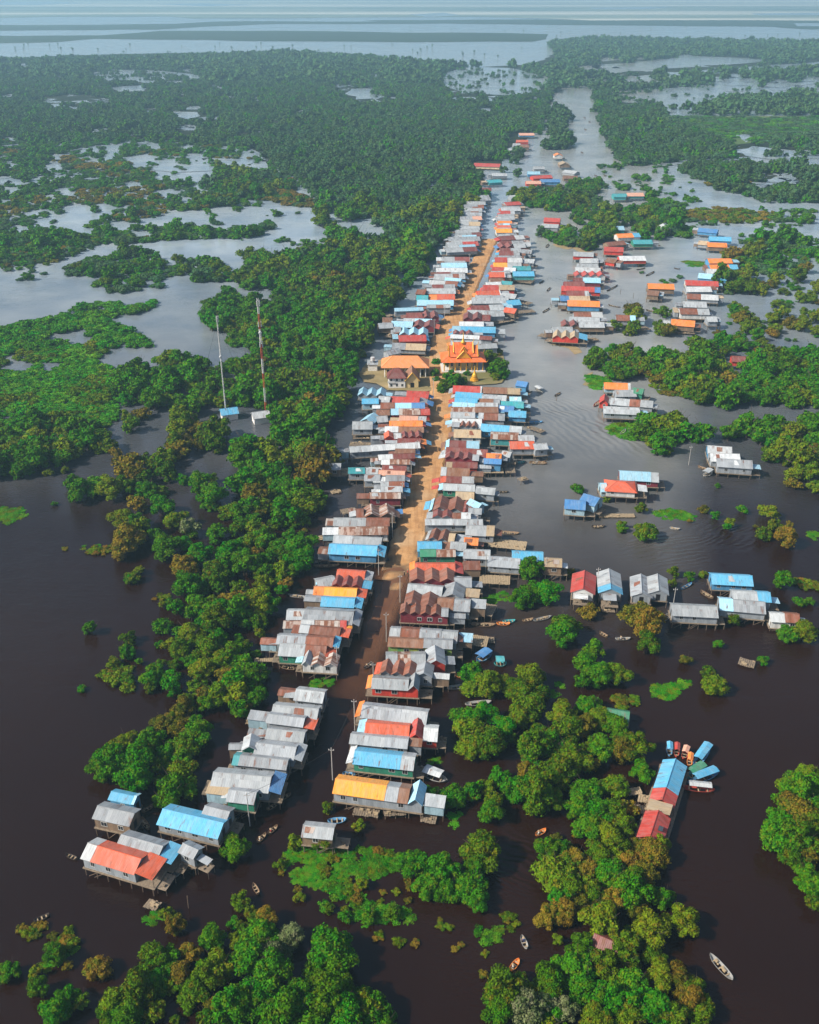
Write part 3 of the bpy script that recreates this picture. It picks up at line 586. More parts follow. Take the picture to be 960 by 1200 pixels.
def gn_scatter(key):
    _, name, label, meshes, trunks = SETS[key]
    parts = MASS.get(key)
    if not parts: return 0
    x, y, s, q = (np.concatenate([p[i] for p in parts]) for i in range(4)); n = len(x)
    # keep house plots, canals and the road free
    uu, vv = proj(x, y, 0)
    if key in ('near_g','near_o','mid','far','shrub_far'):
        bad = np.zeros(n, bool)
        for pl in CLEAR: bad |= inpoly(uu, vv, pl)
        x, y, s, q = x[~bad], y[~bad], s[~bad], q[~bad]; n = len(x)
    me = bpy.data.meshes.new(name); me.from_pydata(np.stack([x, y, np.zeros(n)], 1).tolist(), [], [])
    for an, ty, val in (('scl','FLOAT_VECTOR', np.stack([s, s, s*q*rng.uniform(.8,1.15,n)], 1).astype(np.float32).ravel()), ('rz','FLOAT', rng.uniform(0,6.28,n).astype(np.float32)), ('idx','INT', rng.integers(0,len(meshes),n).astype(np.int32))):
        a = me.attributes.new(an, ty, 'POINT'); a.data.foreach_set('vector' if ty == 'FLOAT_VECTOR' else 'value', val)
    o = obj(name, me); tag(o, label, 'vegetation', kind='stuff')
    ng = bpy.data.node_groups.new('scatter_'+name, 'GeometryNodeTree')
    ng.interface.new_socket('Geometry', in_out='INPUT', socket_type='NodeSocketGeometry'); ng.interface.new_socket('Geometry', in_out='OUTPUT', socket_type='NodeSocketGeometry')
    gi = ng.nodes.new('NodeGroupInput'); go = ng.nodes.new('NodeGroupOutput'); L = ng.links
    join = ng.nodes.new('GeometryNodeJoinGeometry')
    for i in reversed(range(len(meshes))):
        src = bpy.data.objects.new('leaf_source', meshes[i])
        oi = ng.nodes.new('GeometryNodeObjectInfo'); oi.inputs['Object'].default_value = src; geo = oi.outputs['Geometry']
        if trunks:
            ts = bpy.data.objects.new('trunk_source', TRUNKM[i % NV]); o2 = ng.nodes.new('GeometryNodeObjectInfo'); o2.inputs['Object'].default_value = ts
            j = ng.nodes.new('GeometryNodeJoinGeometry'); L.new(geo, j.inputs[0]); L.new(o2.outputs['Geometry'], j.inputs[0]); geo = j.outputs[0]
        g2i = ng.nodes.new('GeometryNodeGeometryToInstance'); L.new(geo, g2i.inputs[0]); L.new(g2i.outputs[0], join.inputs[0])
    def attr(nm, ty):
        a = ng.nodes.new('GeometryNodeInputNamedAttribute'); a.data_type = ty; a.inputs['Name'].default_value = nm; return a.outputs['Attribute']
    m2p = ng.nodes.new('GeometryNodeMeshToPoints'); L.new(gi.outputs[0], m2p.inputs[0])
    ip = ng.nodes.new('GeometryNodeInstanceOnPoints'); L.new(m2p.outputs[0], ip.inputs['Points']); L.new(join.outputs[0], ip.inputs['Instance'])
    ip.inputs['Pick Instance'].default_value = True; L.new(attr('idx','INT'), ip.inputs['Instance Index'])
    cx = ng.nodes.new('ShaderNodeCombineXYZ'); L.new(attr('rz','FLOAT'), cx.inputs[2]); L.new(cx.outputs[0], ip.inputs['Rotation'])
    L.new(attr('scl','FLOAT_VECTOR'), ip.inputs['Scale'])
    L.new(ip.outputs[0], go.inputs[0])
    md = o.modifiers.new('scatter', 'NODES'); md.node_group = ng
    return n
CLEAR = [[(505,296),(520,283),(530,285),(505,335),(478,372),(458,400),(440,440),(424,478),(414,520),(402,560),(378,566),(388,535),(398,505),(408,470),(418,440),(428,405),(440,388),(462,352),(488,330)], [(370,560),(400,560),(392,640),(372,660),(352,700),(325,740),(308,790),(300,800),(310,740),(352,665),(368,620)],
  [(418,425),(462,425),(462,455),(418,455)], [(256,478),(284,478),(284,512),(256,512)], [(286,480),(324,480),(324,526),(286,526)], [(698,1100),(728,1100),(728,1150),(698,1150)], [(740,930),(800,930),(800,1010),(745,1010)],
  [(604,188),(664,188),(664,226),(612,229)], [(626,248),(664,248),(664,276),(628,276)], [(552,189),(590,189),(590,204),(552,204)], [(566,203),(600,203),(598,224),(558,226)], [(594,157),(630,155),(626,182),(592,184)],
  [(640,176),(682,176),(682,216),(645,216)], [(714,224),(760,224),(758,238),(712,238)], [(716,262),(733,262),(733,272),(716,272)], [(770,262),(790,262),(790,274),(770,274)], [(852,414),(886,414),(888,432),(850,432)],
  [(815,265),(866,265),(868,296),(815,296)], [(702,445),(772,445),(774,486),(700,486)], [(825,518),(888,518),(890,548),(825,548)]]
tot = {k: gn_scatter(k) for k in SETS}
print('MASS', tot, 'INDIV', len(indiv))
# ================================================================ water, land, road, haze
def sheet(name, polys, z, mat, label, cat=None, kind='structure', sub=0, jit=0.0):
    """flat land or water sheet(s) from pixel outlines carried to the ground"""
    import bmesh
    bm = bmesh.new()
    for pi, pts in enumerate(polys):
        w = [P(u, v, 0) for u, v in pts]
        if sub:
            ww = []
            for i in range(len(w)):
                a, b_ = w[i], w[(i+1) % len(w)]; k = max(1, min(60, int((b_-a).length/sub)))
                for j in range(k):
                    p = a.lerp(b_, j/k); r1, r2 = random.uniform(-jit, jit), random.uniform(-jit, jit); ww.append(Vector((p.x+r1, p.y+r2, 0)))
            w = ww
        f = bm.faces.new([bm.verts.new((p.x, p.y, z + (pi % 40)*.004)) for p in w]); f.normal_update()
        if f.normal.z < 0: f.normal_flip()
    bmesh.ops.triangulate(bm, faces=bm.faces[:])
    me = bpy.data.meshes.new(name); bm.to_mesh(me); bm.free(); me.materials.append(mat)
    o = obj(name, me); tag(o, label, cat, kind=kind); return o
def water_mat():
    m, nt, b = new_mat('murky_water')
    pos = geo_pos(nt); sep = N(nt, 'ShaderNodeSeparateXYZ'); nt.links.new(pos, sep.inputs[0])
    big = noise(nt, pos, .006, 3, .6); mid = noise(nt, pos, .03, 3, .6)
    # base tint: brown tannin water in the flooded forest, paler silt up the main river
    fy = ramp(nt, math_(nt,'MULTIPLY', math_(nt,'ADD', sep.outputs[1], math_(nt,'MULTIPLY', math_(nt,'SUBTRACT', big, .5), 160.)), .001), .26, .66)  # distance mask for the painted sky reflection on far water
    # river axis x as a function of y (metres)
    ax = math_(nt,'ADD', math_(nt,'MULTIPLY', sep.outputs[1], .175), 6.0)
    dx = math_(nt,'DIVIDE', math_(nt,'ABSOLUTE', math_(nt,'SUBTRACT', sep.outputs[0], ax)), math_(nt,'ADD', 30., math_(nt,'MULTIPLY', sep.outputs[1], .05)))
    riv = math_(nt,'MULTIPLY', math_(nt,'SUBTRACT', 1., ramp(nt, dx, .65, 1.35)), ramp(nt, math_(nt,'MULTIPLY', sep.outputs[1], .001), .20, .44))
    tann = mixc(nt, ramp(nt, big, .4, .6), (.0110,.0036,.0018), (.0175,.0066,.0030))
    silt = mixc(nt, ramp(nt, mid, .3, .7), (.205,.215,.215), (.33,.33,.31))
    marsh = mixc(nt, ramp(nt, mid, .35, .65), (.24,.31,.38), (.37,.43,.47))  # milky far floodwater, with reflected bright sky put into its colour
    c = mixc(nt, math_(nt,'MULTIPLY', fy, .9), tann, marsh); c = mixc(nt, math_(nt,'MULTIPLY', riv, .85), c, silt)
    nt.links.new(c, b.inputs['Base Color'])
    b.inputs['IOR'].default_value = 1.333; b.inputs['Specular IOR Level'].default_value = .5
    calm = ramp(nt, noise(nt, pos, .011, 2), .38, .62)
    nt.links.new(math_(nt,'ADD', .035, math_(nt,'MULTIPLY', calm, .06)), b.inputs['Roughness'])
    mp = N(nt, 'ShaderNodeMapping'); mp.inputs['Scale'].default_value = (1, 1.7, 1); mp.inputs['Rotation'].default_value = (0,0,.12); nt.links.new(pos, mp.inputs[0])
    w1 = noise(nt, mp.outputs[0], .55, 4, .6); w2 = noise(nt, mp.outputs[0], .07, 2)
    h = math_(nt,'ADD', math_(nt,'MULTIPLY', w1, math_(nt,'ADD', .45, math_(nt,'MULTIPLY', calm, .75))), math_(nt,'MULTIPLY', w2, 1.2))
    for (cu, cv), rad, lam, ang in (((772,640),17,2.0,1.9), ((850,625),14,2.0,2.3), ((700,505),30,3.2,.35), ((655,480),14,2.4,.6), ((690,330),24,4,.4), ((600,1010),9,1.4,1.1)):   # boat wakes
        c0 = P(cu, cv, 0); dxx = math_(nt,'SUBTRACT', sep.outputs[0], c0.x); dyy = math_(nt,'SUBTRACT', sep.outputs[1], c0.y)
        ph = math_(nt,'MULTIPLY', math_(nt,'ADD', math_(nt,'ADD', math_(nt,'MULTIPLY', dxx, math.cos(ang)), math_(nt,'MULTIPLY', dyy, math.sin(ang))), math_(nt,'MULTIPLY', w2, 6.)), 6.283/lam)
        r2 = math_(nt,'DIVIDE', math_(nt,'SQRT', math_(nt,'ADD', math_(nt,'MULTIPLY', dxx, dxx), math_(nt,'MULTIPLY', dyy, dyy))), rad)
        h = math_(nt,'ADD', h, math_(nt,'MULTIPLY', math_(nt,'MULTIPLY', math_(nt,'SINE', ph), math_(nt,'SUBTRACT', 1., r2, True)), .55))
    bp = N(nt, 'ShaderNodeBump', i_Strength=.45, i_Distance=.45); nt.links.new(h, bp.inputs['Height']); nt.links.new(bp.outputs[0], b.inputs['Normal'])
    return m
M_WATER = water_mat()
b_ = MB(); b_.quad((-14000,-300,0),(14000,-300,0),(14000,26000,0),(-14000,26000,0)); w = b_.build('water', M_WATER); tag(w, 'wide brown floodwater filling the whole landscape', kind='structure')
def land_mat(name, c0, c1, c2, s=.02, rough=.95, stretch=.5):
    m, nt, b = new_mat(name); pos = geo_pos(nt)
    mp = N(nt, 'ShaderNodeMapping'); mp.inputs['Scale'].default_value = (stretch, 1, 1); nt.links.new(pos, mp.inputs[0])
    a = noise(nt, mp.outputs[0], s, 5, .65); d = noise(nt, mp.outputs[0], s*.17, 3, .6)
    c = mixc(nt, ramp(nt, a, .38, .62), c0, c1); c = mixc(nt, ramp(nt, d, .45, .62), c, c2)
    nt.links.new(c, b.inputs['Base Color']); b.inputs['Roughness'].default_value = rough; b.inputs['Specular IOR Level'].default_value = .1
    return m
M_FAR = land_mat('far_forest_ground', (.022,.040,.020), (.040,.065,.028), (.030,.050,.026), .012)
M_PLAIN = land_mat('far_plain_ground', (.07,.12,.09), (.24,.29,.22), (.60,.60,.52), .0045, stretch=.12)
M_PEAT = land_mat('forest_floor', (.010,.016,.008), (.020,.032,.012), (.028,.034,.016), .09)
M_FIELD = land_mat('meadow_ground', (.06,.11,.03), (.09,.14,.045), (.11,.13,.05), .02)
def dirt_mat():
    m, nt, b = new_mat('orange_dirt'); pos = geo_pos(nt)
    a = noise(nt, pos, .35, 5, .65); d = noise(nt, pos, 2.5, 3, .6); g = noise(nt, pos, .06, 2)
    c = mixc(nt, ramp(nt, a, .35, .65), (.40,.205,.080), (.54,.31,.14)); c = mixc(nt, math_(nt,'MULTIPLY', ramp(nt, d, .5, .75), .5), c, (.24,.13,.07))
    c = mixc(nt, math_(nt,'MULTIPLY', ramp(nt, g, .52, .7), .6), c, (.50,.36,.22))
    mt = N(nt, 'ShaderNodeMapping'); mt.inputs['Scale'].default_value = (1.1, .06, 1); mt.inputs['Rotation'].default_value = (0,0,.12); nt.links.new(pos, mt.inputs[0])
    c = mixc(nt, math_(nt,'MULTIPLY', ramp(nt, noise(nt, mt.outputs[0], 1.0, 3), .5, .62), .5), c, (.30,.155,.07))
    sep = N(nt, 'ShaderNodeSeparateXYZ'); nt.links.new(pos, sep.inputs[0])
    wet = ramp(nt, sep.outputs[2], .0, .22)      # wet dark mud where the road dips to the water
    c = mixc(nt, wet, (.15,.095,.055), c)
    nt.links.new(c, b.inputs['Base Color']); b.inputs['Roughness'].default_value = .95; b.inputs['Specular IOR Level'].default_value = .15
    bp = N(nt,'ShaderNodeBump', i_Strength=.5, i_Distance=.12); nt.links.new(d, bp.inputs['Height']); nt.links.new(bp.outputs[0], b.inputs['Normal'])
    return m
M_DIRT = dirt_mat()
M_SAND = land_mat('sandy_ground', (.24,.18,.09), (.33,.25,.14), (.16,.15,.06), .2)
# far land
PL = [(-400,20.5),(0,21),(60,19.5),(190,19),(240,22),(420,20),(560,20),(700,24),(960,24),(1400,24),(1400,-16),(-400,-16)]
sheet('far_plain', [PL], .60, M_PLAIN, 'hazy far plain with pale flooded fields under the horizon', sub=300, jit=60)
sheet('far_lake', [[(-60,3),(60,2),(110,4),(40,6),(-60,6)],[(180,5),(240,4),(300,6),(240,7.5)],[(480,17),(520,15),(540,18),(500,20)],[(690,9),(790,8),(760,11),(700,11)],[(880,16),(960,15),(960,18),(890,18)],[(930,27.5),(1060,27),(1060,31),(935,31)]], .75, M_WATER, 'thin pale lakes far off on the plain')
FB = [[(-200,29),(60,29.5),(200,28),(260,25),(480,25.5),(560,26.5),(480,28),(330,28),(240,31),(190,34.5),(60,35.5),(-200,36.5)],
      [(-200,41.5),(60,42),(112,41.5),(190,36.5),(330,36),(480,38.5),(560,38.5),(640,40),(646,43.5),(630,48.5),(480,49),(330,48.5),(240,47),(190,46),(110,45.5),(70,49),(30,50.5),(-200,50)],
      [(430,24),(600,23),(960,22.5),(1400,22),(1400,33),(948,34.5),(905,31.5),(760,30),(600,28.5),(480,27.5)]]
sheet('far_shore', FB, .40, M_FAR, 'dark low land strips between the far lakes', sub=120, jit=22)
FF = [[(-200,73),(0,69),(60,66),(100,64.5),(200,62),(330,61),(430,65),(475,72),(560,79),(620,76),(640,70),(655,56),(645,46),(700,44),(800,45.5),(960,48),(1400,49),(1400,86),(960,88),(880,92),(800,88),(720,98),(680,96),(664,99),(650,104),(640,140),(600,176),(560,215),(520,235),(400,240),(345,212),(322,190),(290,171),(150,162),(-200,164)]]
sheet('forest_floor', FF, .20, M_PEAT, 'dark swampy ground under the dense far forest', sub=45, jit=9)
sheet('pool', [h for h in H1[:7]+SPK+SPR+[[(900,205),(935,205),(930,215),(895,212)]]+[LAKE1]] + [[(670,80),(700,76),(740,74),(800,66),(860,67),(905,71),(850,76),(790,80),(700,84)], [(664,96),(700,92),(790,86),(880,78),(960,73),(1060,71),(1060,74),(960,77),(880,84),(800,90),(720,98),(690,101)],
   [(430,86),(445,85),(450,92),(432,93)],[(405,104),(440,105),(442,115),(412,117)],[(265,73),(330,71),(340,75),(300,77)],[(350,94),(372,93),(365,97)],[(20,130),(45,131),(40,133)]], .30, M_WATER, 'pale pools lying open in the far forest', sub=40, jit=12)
FR = [[(697,106),(712,102),(722,120),(770,122),(800,148),(860,165),(1300,160),(1300,182),(850,184),(800,186),(745,190),(722,183),(713,160),(700,130)], [(795,192),(960,194),(1300,190),(1300,234),(900,234),(850,220),(800,200)]]
sheet('forest_floor', FR, .22, M_PEAT, 'dark swampy ground east of the wide river', sub=18, jit=6)
sheet('meadow', [[(782,137),(960,136),(1300,136),(1300,170),(905,166),(850,170),(805,154)]], .26, M_FIELD, 'pale green open meadow east of the river', sub=25, jit=6)
sheet('pool', [[(862,158),(882,157),(888,163),(870,167)],[(855,178),(880,172),(930,176),(1000,174),(1000,186),(900,187)]], .34, M_WATER, 'open pools in the eastern meadow', sub=12, jit=4)
sheet('mud_bank', [[(804,246),(850,245),(902,249),(900,256),(860,257),(808,255)], [(672,291),(684,287),(694,293),(690,297),(676,295)]], .12, M_SAND, 'low reddish mud banks by the right side villages', sub=8, jit=1.5)
sheet('mud_bank', [[(646,404),(668,403),(682,408),(684,414),(676,416),(664,409)], [(1046-400,286),(664,284),(675,290),(668,293),(650,290)]], .10, M_SAND, 'sandy shoal at the foot of the right hand village', sub=5, jit=1.2)
sheet('mud_bank', [[(793,452),(838,456),(840,465),(800,466)], [(684,440),(692,436),(697,455),(686,452)]], .10, M_SAND, 'sandy edge of the right bank woodland', sub=5, jit=1.2)
# the dirt street: a raised embankment that dips under the flood at its near end
CL = [(574,281,8.5),(568,296,8.5),(560,312,8.5),(550,335,8.5),(541,357,8.8),(530,380,10),(521,400,11),(518,430,12),(520,462,10),(517,480,9.5),(512,505,10),(505,535,9.5),(499,565,9.5),(492,592,9),(483,620,9),(473,648,9),(466,668,9),(457,694,9),(446,724,9)]
def ribbon(name, cl, zfun, mat, label, over=2.5, kind='structure'):
    pts = [(P(u, v, 0), w) for u, v, w in cl]; out = []
    for i in range(len(pts)-1):
        (a, wa), (b, wb) = pts[i], pts[i+1]; k = max(1, int((b-a).length/2))
        for j in range(k): out.append((a.lerp(b, j/k), wa+(wb-wa)*j/k))
    out.append(pts[-1])
    bm = MB(); rows = []
    for i, (p, w) in enumerate(out):
        d = (out[min(i+1,len(out)-1)][0] - out[max(i-1,0)][0]).normalized(); n = Vector((-d.y, d.x, 0)); z = zfun(p.y); zz = lambda k: .13*(math.sin(p.y*.9+k*2.1)+math.sin(p.y*.37+k*4.7)+random.uniform(-.6,.6))*(1 if z < .6 else .2)
        r1, r2 = random.uniform(-.5,.5), random.uniform(-.5,.5)
        rows.append([p+n*(w/2+over+r1)+Vector((0,0,-.9+z*.3)), p+n*(w/2+r1*.6)+Vector((0,0,z-.08+zz(1))), p+n*w*.2+Vector((0,0,z+.06+zz(2))), p-n*w*.2+Vector((0,0,z+.05+zz(3))), p-n*(w/2+r2*.6)+Vector((0,0,z-.1+zz(4))), p-n*(w/2+over+r2)+Vector((0,0,-.9+z*.3))])
    for a, b in zip(rows, rows[1:]):
        for k in range(5): bm.quad(a[k], a[k+1], b[k+1], b[k])
    o = bm.build(name, mat, smooth=True)
    if sum(p.normal.z for p in o.data.polygons) < 0: o.data.flip_normals()
    tag(o, label, kind=kind); return o
Ysub = P(0, 668).y; Yfull = P(0, 610).y
ribbon('road', CL, lambda y: .62 if y > Yfull else max(-.35, -.35 + .97*(y-P(0,715).y)/(Yfull-P(0,715).y)), M_DIRT, 'orange dirt street running between the two house rows')
# water over the drowned end of the street: same water, the dirt shows through as a tint
def shallow_mat():
    m, nt, b = new_mat('shallow_water_over_dirt'); pos = geo_pos(nt)
    n1 = noise(nt, pos, .12, 4, .6)
    c = mixc(nt, ramp(nt, n1, .3, .7), (.11,.045,.020), (.18,.085,.040)); nt.links.new(c, b.inputs['Base Color'])
    b.inputs['Roughness'].default_value = .1; b.inputs['IOR'].default_value = 1.333
    bp = N(nt,'ShaderNodeBump', i_Strength=.2, i_Distance=.3); nt.links.new(noise(nt, pos, .6, 3), bp.inputs['Height']); nt.links.new(bp.outputs[0], b.inputs['Normal'])
    uv = N(nt,'ShaderNodeUVMap').outputs[0]; sep = N(nt,'ShaderNodeSeparateXYZ'); nt.links.new(uv, sep.inputs[0])
    al = math_(nt,'MULTIPLY', math_(nt,'MULTIPLY', ramp(nt, math_(nt,'ADD', sep.outputs[0], math_(nt,'MULTIPLY', math_(nt,'SUBTRACT', n1, .5), .5)), .05, .6), ramp(nt, sep.outputs[1], .0, .55)), .95)
    nt.links.new(al, b.inputs['Alpha']); return m
sm = MB(); c2 = [(468,660,15),(463,678,14),(455,700,12),(446,724,11),(436,752,12),(424,786,12),(412,825,12),(400,870,12)]
pp = [(P(u,v,0), w) for u,v,w in c2]
for i in range(len(pp)-1):
    (a,wa),(b,wb) = pp[i], pp[i+1]; n = Vector((1,.08,0)); f0, f1 = 1-i/(len(pp)-1), 1-(i+1)/(len(pp)-1)
    z = Vector((0,0,.004))
    sm.quad(b-n*wb*.5+z, b+z, a+z, a-n*wa*.5+z, ((0,f1),(1,f1),(1,f0),(0,f0))); sm.quad(b+z, b+n*wb*.5+z, a+n*wa*.5+z, a+z, ((1,f1),(0,f1),(0,f0),(1,f0)))
o = sm.build('shallow_water', shallow_mat()); tag(o, 'shallow reddish water over the drowned end of the street', kind='structure')
# sandy plot beside the hall, temple yard
sheet('ground', [[(420,438),(430,427),(450,422),(462,424),(505,416),(520,405),(570,404),(590,416),(594,440),(588,450),(520,455),(500,460),(455,458),(440,450),(426,449)]], .45, M_SAND, 'sandy temple yard between hall and river', sub=3, jit=.5)
# haze
hz = MB(); hz.box(-15000, 15000, -600, 27000, -1.0, 175.0)
mh, nth, bh = new_mat('haze'); nth.nodes.remove(bh)
pv = N(nth, 'ShaderNodeVolumePrincipled'); pv.inputs['Color'].default_value = (.46,.78,1.0,1); pv.inputs['Density'].default_value = HAZE_D; pv.inputs['Anisotropy'].default_value = .2
nth.links.new(pv.outputs[0], nth.nodes['Material Output'].inputs['Volume'])
ho = hz.build('haze', mh); tag(ho, 'thin blue haze over the far wetland', kind='stuff')
# ================================================================ houses
def roofsec(parent, kind, code, x0, x1, w, ze, zr, over=.35, yoff=0.0, name='roof'):
    b = MB(); mat = ROOF[code][0]; hw = w/2 + over; drop = (zr-ze)*over/(w/2); t = .09
    e = ze - drop
    if kind == 'G':
        b.slab((x0,yoff-hw,e),(x1,yoff-hw,e),(x1,yoff,zr),(x0,yoff,zr), t); b.slab((x1,yoff+hw,e),(x0,yoff+hw,e),(x0,yoff,zr),(x1,yoff,zr), t)
        b.tube([(x0-.03,yoff,zr+.02),(x1+.03,yoff,zr+.02)], .09, 5)
    elif kind in ('C','L'):
        # lean-to sloping towards the right end (C) or the near side (L)
        if kind == 'C':
            zl, zh = ze-.15, zr-.25
            b.slab((x0,yoff-hw,zh),(x1,yoff-hw,zl),(x1,yoff+hw,zl),(x0,yoff+hw,zh), t)
        else: b.slab((x0,yoff-hw,ze-.1),(x1,yoff-hw,ze-.1),(x1,yoff+hw,zr-.3),(x0,yoff+hw,zr-.3), t)
    elif kind == 'D':   # lean-to sloping towards the left end
        b.slab((x0,yoff-hw,ze-.15),(x1,yoff-hw,zr-.25),(x1,yoff+hw,zr-.25),(x0,yoff+hw,ze-.15), t)
    elif kind in ('S','X'):
        n = 1 if kind == 'X' else max(2, round((x1-x0)/(w*.72 if w < 7 else 4.6))); dx = (x1-x0)/n; zz = zr + (.25 if kind == 'X' else 0)
        for i in range(n):
            a, c = x0+i*dx, x0+(i+1)*dx; m = (a+c)/2; h = min(zz, ze + dx*.36) if kind == 'S' else zz
            b.slab((a,yoff+hw,ze),(a,yoff-hw,ze),(m,yoff-hw,h),(m,yoff+hw,h), t); b.slab((c,yoff-hw,ze),(c,yoff+hw,ze),(m,yoff+hw,h),(m,yoff-hw,h), t)
    elif kind == 'H':
        r = min((x1-x0)/2-.3, w*.42); o = over
        A,B_,Cc,D_ = (x0-o,yoff-hw,e),(x1+o,yoff-hw,e),(x1+o,yoff+hw,e),(x0-o,yoff+hw,e); R0,R1 = (x0+r,yoff,zr),(x1-r,yoff,zr)
        for q in ((A,B_,R1,R0),(Cc,D_,R0,R1)): b.slab(*q, t)
        b.tri(B_,Cc,R1); b.tri(D_,A,R0)
        for p,q in ((A,R0),(D_,R0),(B_,R1),(Cc,R1),(R0,R1)): b.tube([p,q], .1, 4)
    o = b.build(name, mat, parent); return o
STILT = {}
def stilt_mesh(h):
    k = round(h*2)/2
    if k not in STILT:
        b = MB(); b.tube([(0,0,-.8),(0,0,k)], .11, 5); STILT[k] = b.build('stilt', M_WOOD, link=False).data
    return STILT[k], h/k
WIN = None
def window_part(root, x, y, z, w=.9, h=1.0, ang=0):
    """a window facing local -y at wall plane y"""
    b = MB(); b.box(x-w/2, x+w/2, y-.03, y+.02, z, z+h); g = b.build('window', M_DARK, root)
    f = MB()
    for a, c, d, e in ((x-w/2-.08,x+w/2+.08,z-.08,z),(x-w/2-.08,x+w/2+.08,z+h,z+h+.08),(x-w/2-.08,x-w/2,z,z+h),(x+w/2,x+w/2+.08,z,z+h),(x-.03,x+.03,z,z+h)): f.box(a, c, y-.06, y+.01, d, e)
    f.build('frame', M_FRAME, g); return g
def window_end(root, x, y, z, w=.9, h=1.0):
    b = MB(); b.box(x-.02, x+.03, y-w/2, y+w/2, z, z+h); return b.build('door' if h > 1.4 else 'window', M_DARK, root)
HOUSES = []
def house(u0, v0, u1, v1, secs, row, w=None, wall='gy', lvl=None, zr=None, zf=None, hid=None, win=True, lab=None, back=0, name=None):
    HOUSES.append(dict(u0=u0,v0=v0,u1=u1,v1=v1,secs=secs,row=row,w=w,wall=wall,lvl=lvl,zr=zr,zf=zf,hid=hid,win=win,lab=lab,back=back,name=name))
def rowdata(row, txt, w=None, main=True):
    """each line: u0 v0 u1 v1 sections [wall] [w=..]"""
    for line in txt.strip().split('\n'):
        t = line.split()
        if not t: continue
        kw = {}
        for q in t[5:]:
            if q.startswith('w='): kw['w'] = float(q[2:])
            elif q.startswith('f='): kw['zf'] = float(q[2:])
            else: kw['wall'] = q
        if not main and 'w' not in kw: kw['w'] = w or 4.6
        house(*map(float, t[:4]), t[4], row, back=0 if main else 1, **kw)
def geom(h):
    v = (h['v0']+h['v1'])/2
    zf = h['zf'] if h['zf'] is not None else random.uniform(1.7, 2.3)
    zr = h['zr'] or zf + random.uniform(3.3, 4.1)
    h['zf'], h['zr_'] = zf, zr
    a, b = P(h['u0'], h['v0'], zr), P(h['u1'], h['v1'], zr); h['a'], h['b'] = a, b
    h['c'] = (a+b)/2; h['L'] = (b-a).xy.length; h['th'] = math.atan2(b.y-a.y, b.x-a.x)
